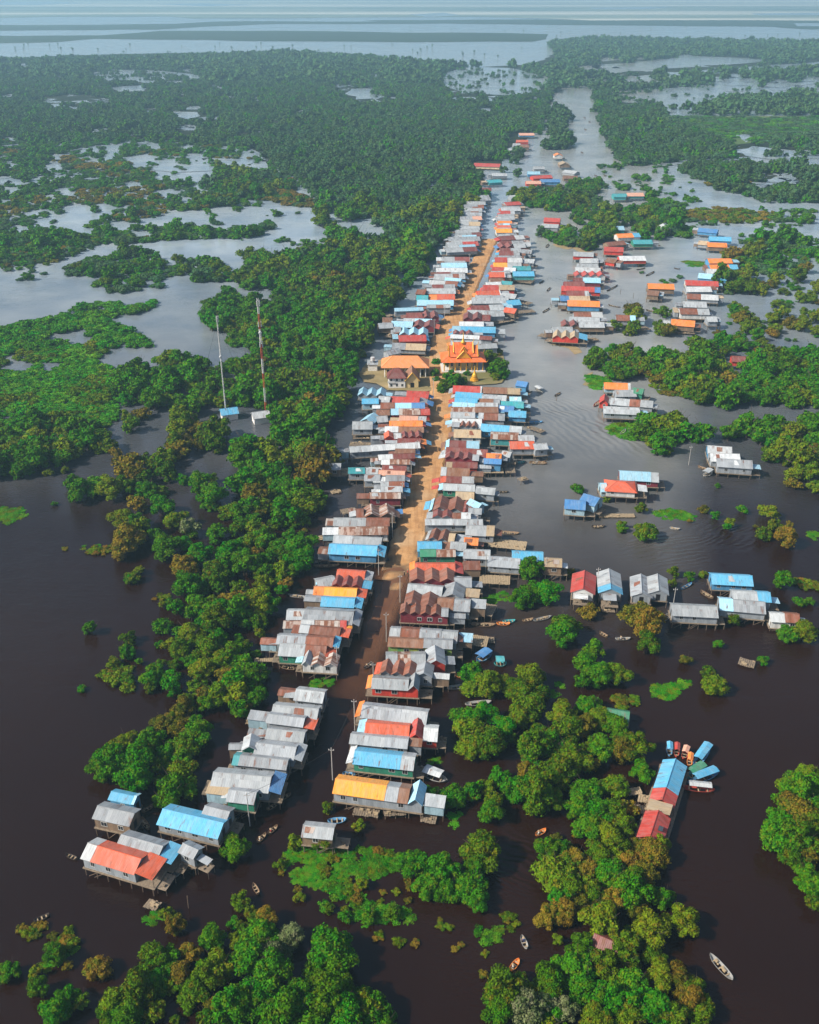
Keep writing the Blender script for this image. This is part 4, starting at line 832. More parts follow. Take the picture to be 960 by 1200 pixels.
def build_house(h):
    zr, zf = h['zr_'], h['zf']; L, w, th = h['L'], h['w'], h['th']; c = h['c']
    vv = (h['v0']+h['v1'])/2
    lvl = h['lvl'] or (3 if vv > 600 else 2 if vv > 425 else 1)
    root = empty(h['name'] or 'stilt_house', (c.x, c.y, 0), th + random.uniform(-.035,.035))
    ze = zr - min(1.5, w*.24); w2 = w/2; x0, x1 = -L/2, L/2
    secs = []
    for s in h['secs'].split('+'): secs.append((s[:2], s[2], float(s[3:] or 1)))
    tot = sum(s[2] for s in secs); x = x0; body = []
    for code, k, fr in secs:
        xe = x + L*fr/tot; dz = random.uniform(-.12,.12) if len(secs) > 1 else 0
        if k in 'CD': roofsec(root, k, code, x, xe, w*.94, ze-.25, zr-.75, name='awning')
        elif k == 'X': roofsec(root, k, code, x, xe, w*1.0, ze+dz, zr, name='roof'); body.append((x, xe))
        else: roofsec(root, k, code, x+.01, xe-.01, w, ze+dz, zr+dz, name='roof'); body.append((x, xe))
        x = xe
    bx0, bx1 = (min(b[0] for b in body)+.25, max(b[1] for b in body)-.25) if body else (x0+.3, x1-.3)
    # walls with gable ends
    b = MB(); yw = w2-.15; zt = ze - .05; zg = zr - .22
    b.quad((bx0,-yw,zf),(bx1,-yw,zf),(bx1,-yw,zt),(bx0,-yw,zt),((bx0,zf),(bx1,zf),(bx1,zt),(bx0,zt)))
    b.quad((bx1,yw,zf),(bx0,yw,zf),(bx0,yw,zt),(bx1,yw,zt),((bx1,zf),(bx0,zf),(bx0,zt),(bx1,zt)))
    gab = not any(k in 'SXLH' for _, k, _ in secs)
    for xx, s in ((bx1,1),(bx0,-1)):
        q = [(xx,-yw*s,zf),(xx,yw*s,zf),(xx,yw*s,zt),(xx,-yw*s,zt)]; b.quad(*q, ((-yw,zf),(yw,zf),(yw,zt),(-yw,zt)))
        if gab: b.tri((xx,-yw*s,zt),(xx,yw*s,zt),(xx,0,zg))
    if any(k in 'SX' for _, k, _ in secs):    # little pediments under the cross gables on the near side
        x = x0
        for code, k, fr in secs:
            xe = x + L*fr/tot
            if k in 'SX':
                n = 1 if k == 'X' else max(2, round((xe-x-.02)/(w*.72 if w < 7 else 4.6))); dx = (xe-x)/n
                for i in range(n):
                    a_, c_ = x+i*dx+.12, x+(i+1)*dx-.12; m_ = (a_+c_)/2; hh = (min(zr, ze+dx*.36) if k == 'S' else zr+.2)-.14
                    b.tri((a_,-yw,zt),(c_,-yw,zt),(m_,-yw,hh)); b.tri((c_,yw,zt),(a_,yw,zt),(m_,yw,hh))
            x = xe
    b.quad((bx0,-yw,zf+.02),(bx0,yw,zf+.02),(bx1,yw,zf+.02),(bx1,-yw,zf+.02))
    wallmat = WALL[h['wall']]; wo = b.build('wall', wallmat, root)
    # deck
    d = MB(); d.box(x0-.1, x1+.1, -w2-.15, w2+.15, zf-.22, zf-.04)
    d.build('floor', M_DECK, root)
    # stilts
    sm, sc = stilt_mesh(zf-.2)
    nx = max(2, int(round(L/(2.6 if lvl == 3 else 3.6)))+1)
    if lvl >= 2:
        for i in range(nx):
            for y in ((-w2+.1, w2-.1) if (lvl < 3 or w < 5.5) else (-w2+.1, 0, w2-.1)):
                o = obj('stilt', sm, root); o.location = (x0+.3+(L-.6)*i/(nx-1)+random.uniform(-.15,.15), y+random.uniform(-.1,.1), 0); o.scale = (1,1,sc); o.rotation_euler = (random.uniform(-.03,.03), random.uniform(-.03,.03), 0)
    else:
        s = MB()
        for i in range(nx):
            for y in (-w2+.1, w2-.1): s.tube([(x0+.3+(L-.6)*i/(nx-1), y, -.6),(x0+.3+(L-.6)*i/(nx-1), y, zf-.2)], .12, 4)
        s.build('stilts', M_WOOD, root)
    if lvl == 3:   # braces and awning posts
        for k in range(random.randint(2,4)):
            xa = random.uniform(x0+.5, x1-2.5); br = MB(); br.tube([(xa,-w2-.02,.1),(xa+random.uniform(1.5,2.6),-w2-.02,zf-.25)], .06, 4); br.build('brace', M_WOOD, root)
        for y in (-w2+.2, w2-.2):
            for xx in (x0+.15, x1-.15): st = MB(); st.tube([(xx,y,zf-.1),(xx,y,ze-.35)], .06, 4); st.build('post', M_WOOD, root)
    if not h['back'] and lvl < 3 and random.random() < .6:       # awning over the street door
        side = 1 if h['row'].startswith('left') else -1; e = random.uniform(1.4,2.6); y0 = -w2*random.uniform(.5,.95); y1 = w2*random.uniform(.4,.9); z1, z0 = ze-.15, ze-random.uniform(.6,1.0); q = MB()
        if side > 0: q.slab((x1,y0,z1),(x1+e,y0,z0),(x1+e,y1,z0),(x1,y1,z1), .05)
        else: q.slab((x0-e,y0,z0),(x0,y0,z1),(x0,y1,z1),(x0-e,y1,z0), .05)
        q.build('awning', ROOF[random.choice(['sb','ro','bl','lg','lb','gy','rd','og','wh','br'])][0], root)
    # openings
    if lvl >= 2 and h['win']:
        nw = max(1, int((bx1-bx0)/(3.0 if lvl == 3 else 4.5)))
        for i in range(nw):
            if random.random() < .75: window_part(root, bx0+(bx1-bx0)*(i+.5)/nw+random.uniform(-.4,.4), -yw, zf+.85+random.uniform(-.1,.1), random.choice([.8,1.0,1.2]), min(1.0, ze-zf-1.15))
        window_end(root, bx1+.01, 0, zf+.05, 1.1, 1.9); window_end(root, bx0-.02, .3, zf+.05, .9, 1.8)
    # back porches, patches, clutter
    if random.random() < (.8 if lvl > 1 else .6):
        side = -1 if h['row'].startswith('left') else 1; e = random.uniform(1.2, 3.2)
        xa, xb = (x1, x1+e) if side > 0 else (x0-e, x0)
        p = MB(); p.box(xa, xb, -w2*.8, w2*.7, zf-.4, zf-.26)
        for xx in (xa+.1, xb-.1):
            for y in (-w2*.7, w2*.6): p.tube([(xx,y,-.6),(xx,y,zf-.3)], .07, 4)
        for k in range(random.randint(2,6)):
            bx, by = random.uniform(xa+.2,xb-.5), random.uniform(-w2*.7,w2*.5); q = random.uniform(.2,.45); p.box(bx,bx+q,by,by+q*1.2,zf-.26,zf-.26+q)
        p.build('back_porch', M_DECK, root)
        if random.random() < .45:
            q = MB(); zz = zf+random.uniform(1.9,2.3); q.slab((xa,-w2*.7,zz),(xb,-w2*.7,zz-.25*side),(xb,w2*.5,zz-.25*side),(xa,w2*.5,zz), .06); q.build('porch_roof', ROOF[random.choice(['gy','lg','gy','rs','lb','wh'])][0], root)
    if (not h['back'] or h['row'] in (RV, RE)) and random.random() < .66:      # small lean-to shed off the river or lagoon end
        side = (-1 if h['row'].startswith('left') else 1) if not h['back'] else random.choice((-1,1)); e = random.uniform(2.2, 5.0); y0 = random.uniform(-w2*.85, -w2*.2); y1 = y0 + w*random.uniform(.45,.75); z1 = zf + random.uniform(2.2,2.9); z0 = z1 - random.uniform(.3,.8)
        xa, xb = (x1+.1, x1+e) if side > 0 else (x0-e, x0-.1); q = MB()
        if random.random() < .5: q.slab((xa,y0-.2,z0),(xb,y0-.2,z0),(xb,y1+.2,z1),(xa,y1+.2,z1), .07)
        else: ym = (y0+y1)/2; q.slab((xa,y0-.2,z0),(xb,y0-.2,z0),(xb,ym,z1),(xa,ym,z1), .07); q.slab((xb,y1+.2,z0),(xa,y1+.2,z0),(xa,ym,z1),(xb,ym,z1), .07)
        q.build('lean_to_roof', ROOF[random.choice(['gy','lg','gy','rs','br','lb','wh','rt','gy','tn'])][0], root)
        q = MB(); q.box(xa+.15, xb-.15, y0+.05, y1-.05, zf-.3, z0-.04); q.build('lean_to_wall', WALL[random.choice(['gy','wd','gy','wd','lb'])], root)
        q = MB()
        for xx in (xa+.2, xb-.2):
            for yy in (y0+.1, y1-.1): q.tube([(xx,yy,-.6),(xx,yy,zf-.3)], .08, 4)
        q.build('lean_to_stilts', M_WOOD, root)
    if lvl >= 2 and random.random() < .6 and body:   # odd replaced sheet lying on the near slope
        xa = random.uniform(bx0, bx1-1.6); sl = (zr-ze)/w2; q = MB(); y1, y0 = -w2*.15, -w2*.75; up = .06
        if secs[0][1] == 'G' and len(secs) == 1:
            q.slab((xa,y0,zr+sl*y0+up),(xa+random.uniform(.9,2.4),y0,zr+sl*y0+up),(xa+random.uniform(.9,2.4),y1,zr+sl*y1+up),(xa,y1,zr+sl*y1+up), .03); q.build('patch_sheet', ROOF[random.choice(['rs','wh','rt','lg'])][0], root)
    return root
exec_rows = None
LN = 'left street row'; RN = 'right street row'
rowdata(LN, """
268 925 301 929 gyG gn w=4.2
250 904 332 912 lgG.80+blC.16 gy w=5.6
274 884 338 891 tlG.12+gyG.88 gy w=5.0
284 868 303 868 lgX gn w=3.6
300 870 357 876 gyG.84+lgC.16 gy w=4.8
313 854 358 858 lgG gy w=4.6
314 837 371 843 gyG.77+roC.23 gy w=4.8
320 826 374 830 lgG gy w=4.6
347 807 381 811 lgG gy w=4.6
355 769 397 771 lgX.25+rtS.75 wh w=5.6
328 754 394 757 lgG.46+rsG.38+roC.16 gn w=5.6
325 744 399 747 gyG.46+rsG.44+sbC.10 gy w=4.8
352 732 410 738 lgG.2+rsG.62+roC.18 gy w=4.6
353 727 413 727 whG.26+rtG.5+rdG.13+yoC.11 rd w=4.6
357 714 423 718 gyG.88+gyC.12 gy w=6.6
377 699 425 702 sbG.82+sbC.18 bl w=4.6
368 688 430 691 ogG.2+yoG.62+roC.18 bl w=5
390 678 436 681 mrS.76+sbC.24 cr w=5.4
395 668 437 670 roG.8+lgC.2 rd w=4.4
386 637 452 641 sbG.86+sbC.14 bl w=6.2
391 628 448 630 lgG.4+lgG.6 gy
397 617 455 617 rtG.36+rtG.64 wh
391 607 457 607 lgG.58+rsG.42 gy
417 596 463 595 rsG.2+rtS.8 wd
433 577 470 577 rtG cr
446 570 472 570 lgG wh
446 564 474 564 lgG.35+rsG.65 gy
452 557 475 557 gyG gy
444 551 475 552 pkG wh
448 545 477 546 mrG rd
447 538 481 539 whG.3+rtG.7 gy
443 533 486 531 whG.4+mrG.6 rd
463 526 487 526 brG wd
409 523 492 519 lgG.3+whG.7 gy w=6
466 514 500 514 mrG.8+ogC.2 rd
450 508 495 507 roX.25+whG.2+mrS.55 rd
451 500 497 500 whG.35+brG.65 gy
456 493 499 493 ogG.92+rdC.08 rd w=6.5
468 487 500 488 pkG.7+lgG.3 wd
458 479 504 479 lbG.2+rtG.55+rdG.25 rd
446 472 502 472 rsG.3+lbG.35+blG.28+roC.07 bl
457 465 501 466 rdG.8+lgC.2 rd w=6
477 458 503 459 rdG cm
460 402 500 403 gyG.4+tnG.6 gy w=8
467 393 503 392 rdG.9+sbC.1 rd
468 386 502 386 lbS gy
459 376 510 378 lbG.5+mrS.5 mr
476 367 514 366 mrG.5+mrS.5 mr
462 361 496 360 lbG gy
500 357 528 357 lgG.4+rsG.3+lgG.3 gy
489 351 532 352 lbG.7+lbG.3 bl
503 345 533 345 ogG.3+roG.7 rd
500 338 534 338 lgG gy
504 328 541 330 whG.5+rsG.4+sbC.1 wh
509 321 545 321 lgG.6+rsG.2+lgG.2 gy
511 314 548 314 whG gy
517 308 547 308 lbG bl
518 301 551 301 lgG.45+mrG.55 gy
522 291 558 289 lgG.55+mrG.45 gy
523 284 560 283 lgG.5+rdG.5 gy
525 278 562 277 gyG gy
527 274 563 272 lgG.7+mrG.3 gy
535 265 562 265 lgG gy
536 260 563 260 lgG.5+tnG.5 gy
537 254 564 253 gyG.6+pkG.4 gy
537 249 565 249 gyG gy
539 244 565 244 lgG gy
544 240 567 240 gyG.7+rsG.3 gy
547 236 569 236 lgG gy
550 232 574 231 gyG gy
554 225 576 225 sbG bl
562 220 576 220 mrG gy
571 211 587 210 tlG tl
576 203 594 203 lgG gy
""")
rowdata(RN, """
393 913 498 927 yoG.58+gyG.14+brG.12+lbX.16 gy w=5
408 878 487 887 whD.10+sbG.70+lgG.20 gn w=5.4
411 859 479 867 lgG.60+gyG.40 gy w=5
419 847 514 853 lbD.10+roG.55+rdX.17+whG.18 rd w=5
418 825 502 834 ogD.08+gyG.56+lgG.36 gy w=5
430 793 492 797 ogD.10+lgG.70+gyX.20 rd w=5
440 777 508 784 roD.10+rsS.60+gyX.30 gy w=5.6
452 766 522 766 lgG.2+rtG.22+lgG.25+gyX.33 rd w=5.6
455 747 531 751 brG.55+gyG.45 yg w=5.2
457 736 537 740 lgG.16+rsG.28+gyG.32+lgG.24 gy w=5
469 711 526 713 rsS.85+gyG.15 cr w=5.6
474 699 552 703 rsS.5+brG.25+gyG.25 gy w=5.6
478 685 545 690 lgG.62+gyX.38 gy w=7
480 671 533 671 rsS cr w=5.2
480 660 543 660 ogD.1+roG.75+rdC.15 rd w=5.6
492 644 534 644 gnG.45+rtG.55 gn
489 635 518 635 sbG bl w=5.6
500 622 534 626 lgD.12+rsS.66+tnG.22 gy
498 608 566 609 lgG.52+lgG.48 gy w=7
500 600 552 601 lgD.14+mrS.44+rsG.2+whG.22 gy
504 586 556 590 lbD.08+rsS.68+mrS.24 gy
514 566 557 568 lbD.12+lgG.88 gn w=6.5
515 558 556 559 roD.2+mrG.45+lgG.35 rd
517 548 551 549 lgG.2+brG.8 gy
523 541 560 542 tnG.2+mrG.8 rd
522 531 562 533 mrS.8+gyG.2 mr
523 524 572 527 mrG mr w=6
522 516 562 517 lbD.12+mrG.5+lbG.38 mr
532 503 564 504 tnG wh w=6.5
530 495 560 496 gyG.3+rsS.7 gy
530 490 568 491 whG.92+rdC.08 wh w=6
528 483 557 483 lgG gy
529 477 584 477 rtG.5+brG.5 gy
530 471 584 472 lbG.5+lgG.5 bl
533 466 560 467 sbG bl
534 459 566 461 sbG bl w=6
531 452 565 453 rdG.95+whG.05 rd w=6.5
545 404 582 402 lgG gy
528 399 564 399 lgG gy
528 392 577 394 whG.7+mrG.3 gy
531 388 554 388 mrS gy
530 382 581 383 lbG.2+sbG.8 bl w=8
538 377 567 377 whG gy
543 368 575 369 mrS.7+mrG.3 mr w=9
552 358 590 357 mrG.55+lgG.45 mr
553 349 596 349 lgG gy w=9
559 341 586 340 roG.95+whG.05 rd w=9
566 334 603 334 rdG.5+tnG.5 rd w=8
569 331 587 330 whG gy
574 326 590 326 brG wh
573 319 592 319 roG.95+whG.05 rd w=9
577 313 605 314 rdG.5+whG.5 rd
578 308 611 308 yoG.5+lgG.5 wh
580 302 612 302 rdG.45+whG.55 rd
585 294 609 294 mrG.7+lgG.3 rd
584 286 615 285 mrS.55+lgG.45 mr w=9
585 277 613 275 mrG.6+whG.4 mr w=9
581 268 600 268 yoG wh
582 264 599 264 roG wh
583 259 600 259 ogG wh
580 254 602 253 lgG gy
586 247 603 247 rdG.7+lgG.3 gy
587 243 610 243 lgG gy
591 237 609 236 rdG gy
597 229 619 228 lgG gy
""")
BL = 'river side behind right street row'; BK = 'lagoon side behind left street row'
rowdata(BL, """
528 635 547 636 lgG gy
544 630 561 631 ogG wd w=4
543 644 575 645 lgG gy w=5
572 652 610 655 gyG gy w=5.4
600 646 637 647 sbG bl w=5.2
638 654 659 655 tnG wd w=4.6
532 677 553 677 gyG gy w=5
546 615 580 617 lgG.72+tnG.28 gy w=6
553 590 563 586 lbX lb w=4.5
549 595 565 596 gyG gy w=3.6
534 576 556 577 tnG gn w=5
558 570 581 572 lgG gy w=4.6
570 531 588 532 ogG rd w=5
589 528 600 530 lgG gy w=4
567 537 588 538 blG bl w=3.6
597 517 626 517 roG gy w=6
625 520 641 519 lgG gy w=4.6
575 506 608 507 rtG tl w=5.6
607 510 626 510 lgG gy w=4.6
564 497 612 500 sbG.7+lgG.3 bl w=6
561 484 592 485 lgG.2+rsG.55+gyG.25 gy w=5.6
596 481 617 482 sbG bl w=5.4
585 475 603 476 blG bl w=5
587 470 614 471 tlG tl w=5.5
597 465 611 465 lbG gy w=4.6
565 462 594 463 gyG.5+lgG.5 gy w=5
561 467 586 468 brG.7+gyG.3 wd w=4.4
566 454 610 455 brG.65+tnG.35 wd w=5.4
606 446 619 448 blG bl w=4.6
592 360 606 362 roG wd w=6
594 352 609 351 sbG bl w=7
588 343 606 345 lgG gy w=6
601 318 626 318 sbG tl w=8
601 312 622 312 tlG tl w=6
588 329 601 330 tlG gy w=6
612 284 622 284 lgG gy w=6
611 292 624 293 gyG gy w=6
613 303 627 304 lgG gy w=6
568 365 590 364 lgG gy w=7
""", main=False)
rowdata(BK, """
408 548 428 548 tlG gy w=4
426 548 444 549 lgG gy w=4.4
427 556 446 556 gyG gy w=4.4
413 494 437 494 lgG gy w=6.5
426 486 442 489 lbX gy w=6
441 488 454 487 lgG gy w=5
444 464 458 465 lgG gy w=5
420 456 452 457 lbS gy w=6
424 467 444 467 sbG lb w=4.4
336 715 358 715 lgG gy w=4.6
370 679 392 675 lgG gy w=4.6
383 543 400 543 lgG wd w=4.4
441 480 457 480 brG wd w=4.6
452 411 468 408 gyG gy w=5
461 383 470 383 gyG wd w=6
443 379 460 378 gyG wd w=6
448 372 460 372 brG wd w=6
488 346 502 346 tlG tl w=7
489 339 500 340 rsG wd w=6
""", main=False)
CB = 'bottom left end of the village'
rowdata(CB, """
103 987 186 1012 whG.14+roG.62+roC.24 gy w=4.9
142 977 207 996 gyG.76+sbC.24 gy w=4.3
114 944 158 953 gyG wd w=4.2
130 927 161 933 sbG.9+lbG.1 bl w=2.6 f=1.1
190 949 263 964 sbG.74+sbG.26 gy w=5.2
240 944 270 951 gyG gy w=3.8
214 988 233 996 gyG gy w=2.8
355 967 392 970 lgG wd w=3.6
""", main=False)
RV = 'village islet right of the river'
rowdata(RV, """
648 389 689 391 tnS.75+sbC.25 rd w=8
647 383 671 383 lgG gy w=7
658 377 708 377 mrS.4+lgG.6 wd w=7
667 371 703 372 lgG gy w=8
672 366 706 366 rsG.6+whG.4 gy w=7
665 352 703 353 ogG bl w=9
656 347 691 347 blG.3+tnG.7 wd w=7
664 341 690 341 mrG.8+lgG.2 mr w=7
658 335 704 337 rdG.85+blG.15 rd w=8
661 330 685 330 mrG mr w=7
672 325 704 326 mrG.35+lbG.65 mr w=8
673 319 709 319 rdS wh w=7
674 313 704 314 whG gy w=9
676 309 701 309 lgG gy w=7
680 303 701 303 whG.6+lgG.4 gy w=8
672 295 696 296 lgG rd w=8
725 300 756 300 whG rd w=9
708 289 731 290 rdG rd w=10
710 284 731 282 rsG wd w=7
741 281 764 281 tlG gn w=9
722 274 749 273 ogG.7+sbG.3 wh w=8
712 302 724 304 brG rd w=7
722 369 745 370 rsG.7+lbG.3 gy w=8
""", main=False)
RE = 'house cluster at the far right'
rowdata(RE, """
787 374 815 376 ogG wd w=9
796 361 831 362 rsG.6+lgG.4 wh w=9
800 353 828 354 lgG gy w=9
805 344 842 346 rsG.45+whG.55 gy w=8
803 336 833 336 whG gy w=8
803 328 842 330 rdG wh w=9
819 320 853 323 lbG.7+sbG.3 bl w=9
828 315 856 316 whG gy w=8
831 310 864 310 ogG.7+sbG.3 bl w=8
829 303 857 303 ogG bl w=9
829 284 852 285 ogG wd w=9
831 277 857 278 sbG bl w=9
819 282 831 283 tnG gy w=7
819 267 842 269 blG bl w=9
759 332 790 333 ogG wd w=9
759 340 773 341 brG wd w=7
828 371 840 371 lgG gy w=6
""", main=False)
RI = 'northern islets beside the canal'
rowdata(RI, """
638 255 657 256 rdG rd w=10
635 262 655 263 lgG gy w=8
718 227 733 227 tlG tl w=10
734 226 754 226 pkG tl w=10
721 265 731 265 lbG tl w=9
773 264 785 264 whX wd w=9
649 180 659 180 ogX wh w=9
655 190 667 190 tnX wd w=12
662 199 677 201 lgG gy w=9
660 206 677 206 brG wd w=9
625 195 638 195 lgG gy w=9
618 201 633 201 lbG bl w=9
623 206 646 205 rdG rd w=9
633 210 656 210 blG bl w=9
616 212 634 212 pkG rd w=9
617 219 638 219 tlG tl w=10
556 191 587 192 rdG cm w=16 f=1.2
596 174 609 174 lgG gy w=9
601 168 610 168 lgG gy w=9
605 164 619 164 roG rd w=9
608 156 626 156 pkG bl w=12
609 170 620 170 brG wd w=9
""", main=False)
RR = 'right side bay'
rowdata(RR, """
708 448 739 449 ogG.9+whG.1 lb w=6
742 454 755 456 gnG gn w=5
720 457 745 457 lgG gy w=6
703 465 714 466 rdX rd w=6
716 466 766 470 lgG.45+rsG.25+lgG.30 gy w=6
707 476 750 478 lgG gy w=6
829 522 858 524 whG bl w=6
832 531 867 532 whG gy w=6
840 537 882 540 gyG gy w=6
726 552 772 554 lbG.8+lgG.2 cr w=7
710 564 748 566 roH.92+roC.08 wh w=8 f=2.6
703 566 711 566 lbG lb w=6
662 585 687 587 blG lb w=6
684 578 703 584 blG lb w=6
787 708 841 711 lgG gy w=5.6
833 672 882 675 sbG bl w=5.6
858 692 903 694 lgG.65+sbG.35 gy w=5
843 701 897 705 lbG.3+gyG.7 gy w=6
902 717 937 720 whG.5+rsG.5 wh w=4.4 f=.9
857 417 880 418 mrG rd w=6
""", main=False)
# gable-end-on houses (ridge runs towards the camera)
for a in ((685,668,684,690,'rdG','wh',6.0),(714,666,716,690,'lgG.72+sbG.28','gy',6.0),(751,672,753,695,'gyG','gy',5.2),(770,672,773,692,'lgG','gy',5.0)):
    house(*a[:4], a[4], RR, w=a[6], wall=a[5], back=1)
for h in HOUSES: geom(h)
# widths of the street houses follow the spacing of their neighbours; far gaps get a further house
extra = []
for row in (LN, RN):
    lst = [h for h in HOUSES if h['row'] == row]
    lst.sort(key=lambda h: h['c'].y)
    for i, h in enumerate(lst):
        gap = lst[i+1]['c'].y - h['c'].y if i+1 < len(lst) else 9
        gp = h['c'].y - lst[i-1]['c'].y if i else 9
        if h['w'] is None: h['w'] = max(3.6, min(.92*min(gap, gp), 8.5))
        if h['w'] > 0.94*gap and gap > 3: h['w'] = max(3.4, .94*gap)
        if 12.5 < gap < 24 and h['v0'] < 425 and i+1 < len(lst):
            n = lst[i+1]; e = dict(h); k = random.random()
            e['zf'] = random.uniform(1.7,2.2); e['zr_'] = e['zf']+random.uniform(3,3.5); e['secs'] = random.choice(['gyG','lgG.6+gyG.4','gyG.5+rsG.5','lgG','mrG.5+gyG.5','lgG.4+lbG.6'])
            e['a'] = (h['a']+n['a'])/2; e['b'] = (h['b']+n['b'])/2; e['c'] = (e['a']+e['b'])/2; e['L'] = (e['b']-e['a']).xy.length*random.uniform(.7,.98); e['wall'] = 'gy'
            y = e['c'].y; e['c'] = e['c'].copy(); e['w'] = max(3.6, gap - h['w']/2 - 5); e['w'] = min(e['w'], 6.0); extra.append(e)
HOUSES += extra
CN = {c: w for c, (m, w) in ROOF.items()}
def look(h):
    ss = [s for s in h['secs'].split('+')]; big = sorted(ss, key=lambda s: -float(s[3:] or 1)); main = CN[big[0][:2]]
    rest = [CN[s[:2]] for s in big[1:] if CN[s[:2]] != main]
    d = main; shape = {'S': ' zigzag gabled roof', 'X': ' cross gabled roof', 'H': ' hipped roof'}.get(big[0][2], ' roof')
    return main + (' and ' + rest[0] if rest else '') + shape
seen = {}
for row in {h['row'] for h in HOUSES}:
    lst = [h for h in HOUSES if h['row'] == row]; cnt = {}
    for h in lst: cnt.setdefault(look(h), []).append(h)
    for lk, g in cnt.items():
        along = row in (LN, RN, BL, BK)
        g.sort(key=lambda h: h['c'].y if along or row in (RV, RE, RI) else h['c'].x)
        for i, h in enumerate(g):
            where = {LN:'of the left street row', RN:'of the right street row', BL:'behind the right street row', BK:'behind the left street row', CB:'at the bottom left village end', RV:'on the river islet village', RE:'of the far right cluster', RI:'on the northern islets', RR:'in the right side bay'}[row]
            art = 'house with ' + lk
            if len(g) == 1: s = 'stilt house with the only %s %s' % (lk, where)
            elif along or row in (RV, RE, RI): s = '%s %s %s, %s' % ('nearest' if i == 0 else 'farthest' if i == len(g)-1 else ordinal(i+1)+' nearest', art, '', where)
            else: s = '%s %s, %s' % ('leftmost' if i == 0 else 'rightmost' if i == len(g)-1 else ordinal(i+1)+' from left', art, where)
            s = ' '.join(s.replace(' ,', ',').split())
            for q in ('house with ', ' village', 'stilt '):
                if len(s.split()) > 15: s = s.replace(q, '')
            h['label'] = h['lab'] or s
GR = {LN:'stilt houses of the left street row', RN:'stilt houses of the right street row', BL:'houses behind the right street row', BK:'houses behind the left street row', CB:'houses at the bottom left village end', RV:'houses of the river islet village', RE:'houses of the far right cluster', RI:'houses on the northern islets', RR:'houses of the right side bay'}
for h in HOUSES:
    r = build_house(h); tag(r, h['label'], 'stilt house', GR[h['row']])
print('HOUSES', len(HOUSES))
# ================================================================ temple, hall, towers, poles, boats, barge, docks
def local(root_px0, root_px1, z):
    a, b = P(*root_px0, z), P(*root_px1, z); return a, b
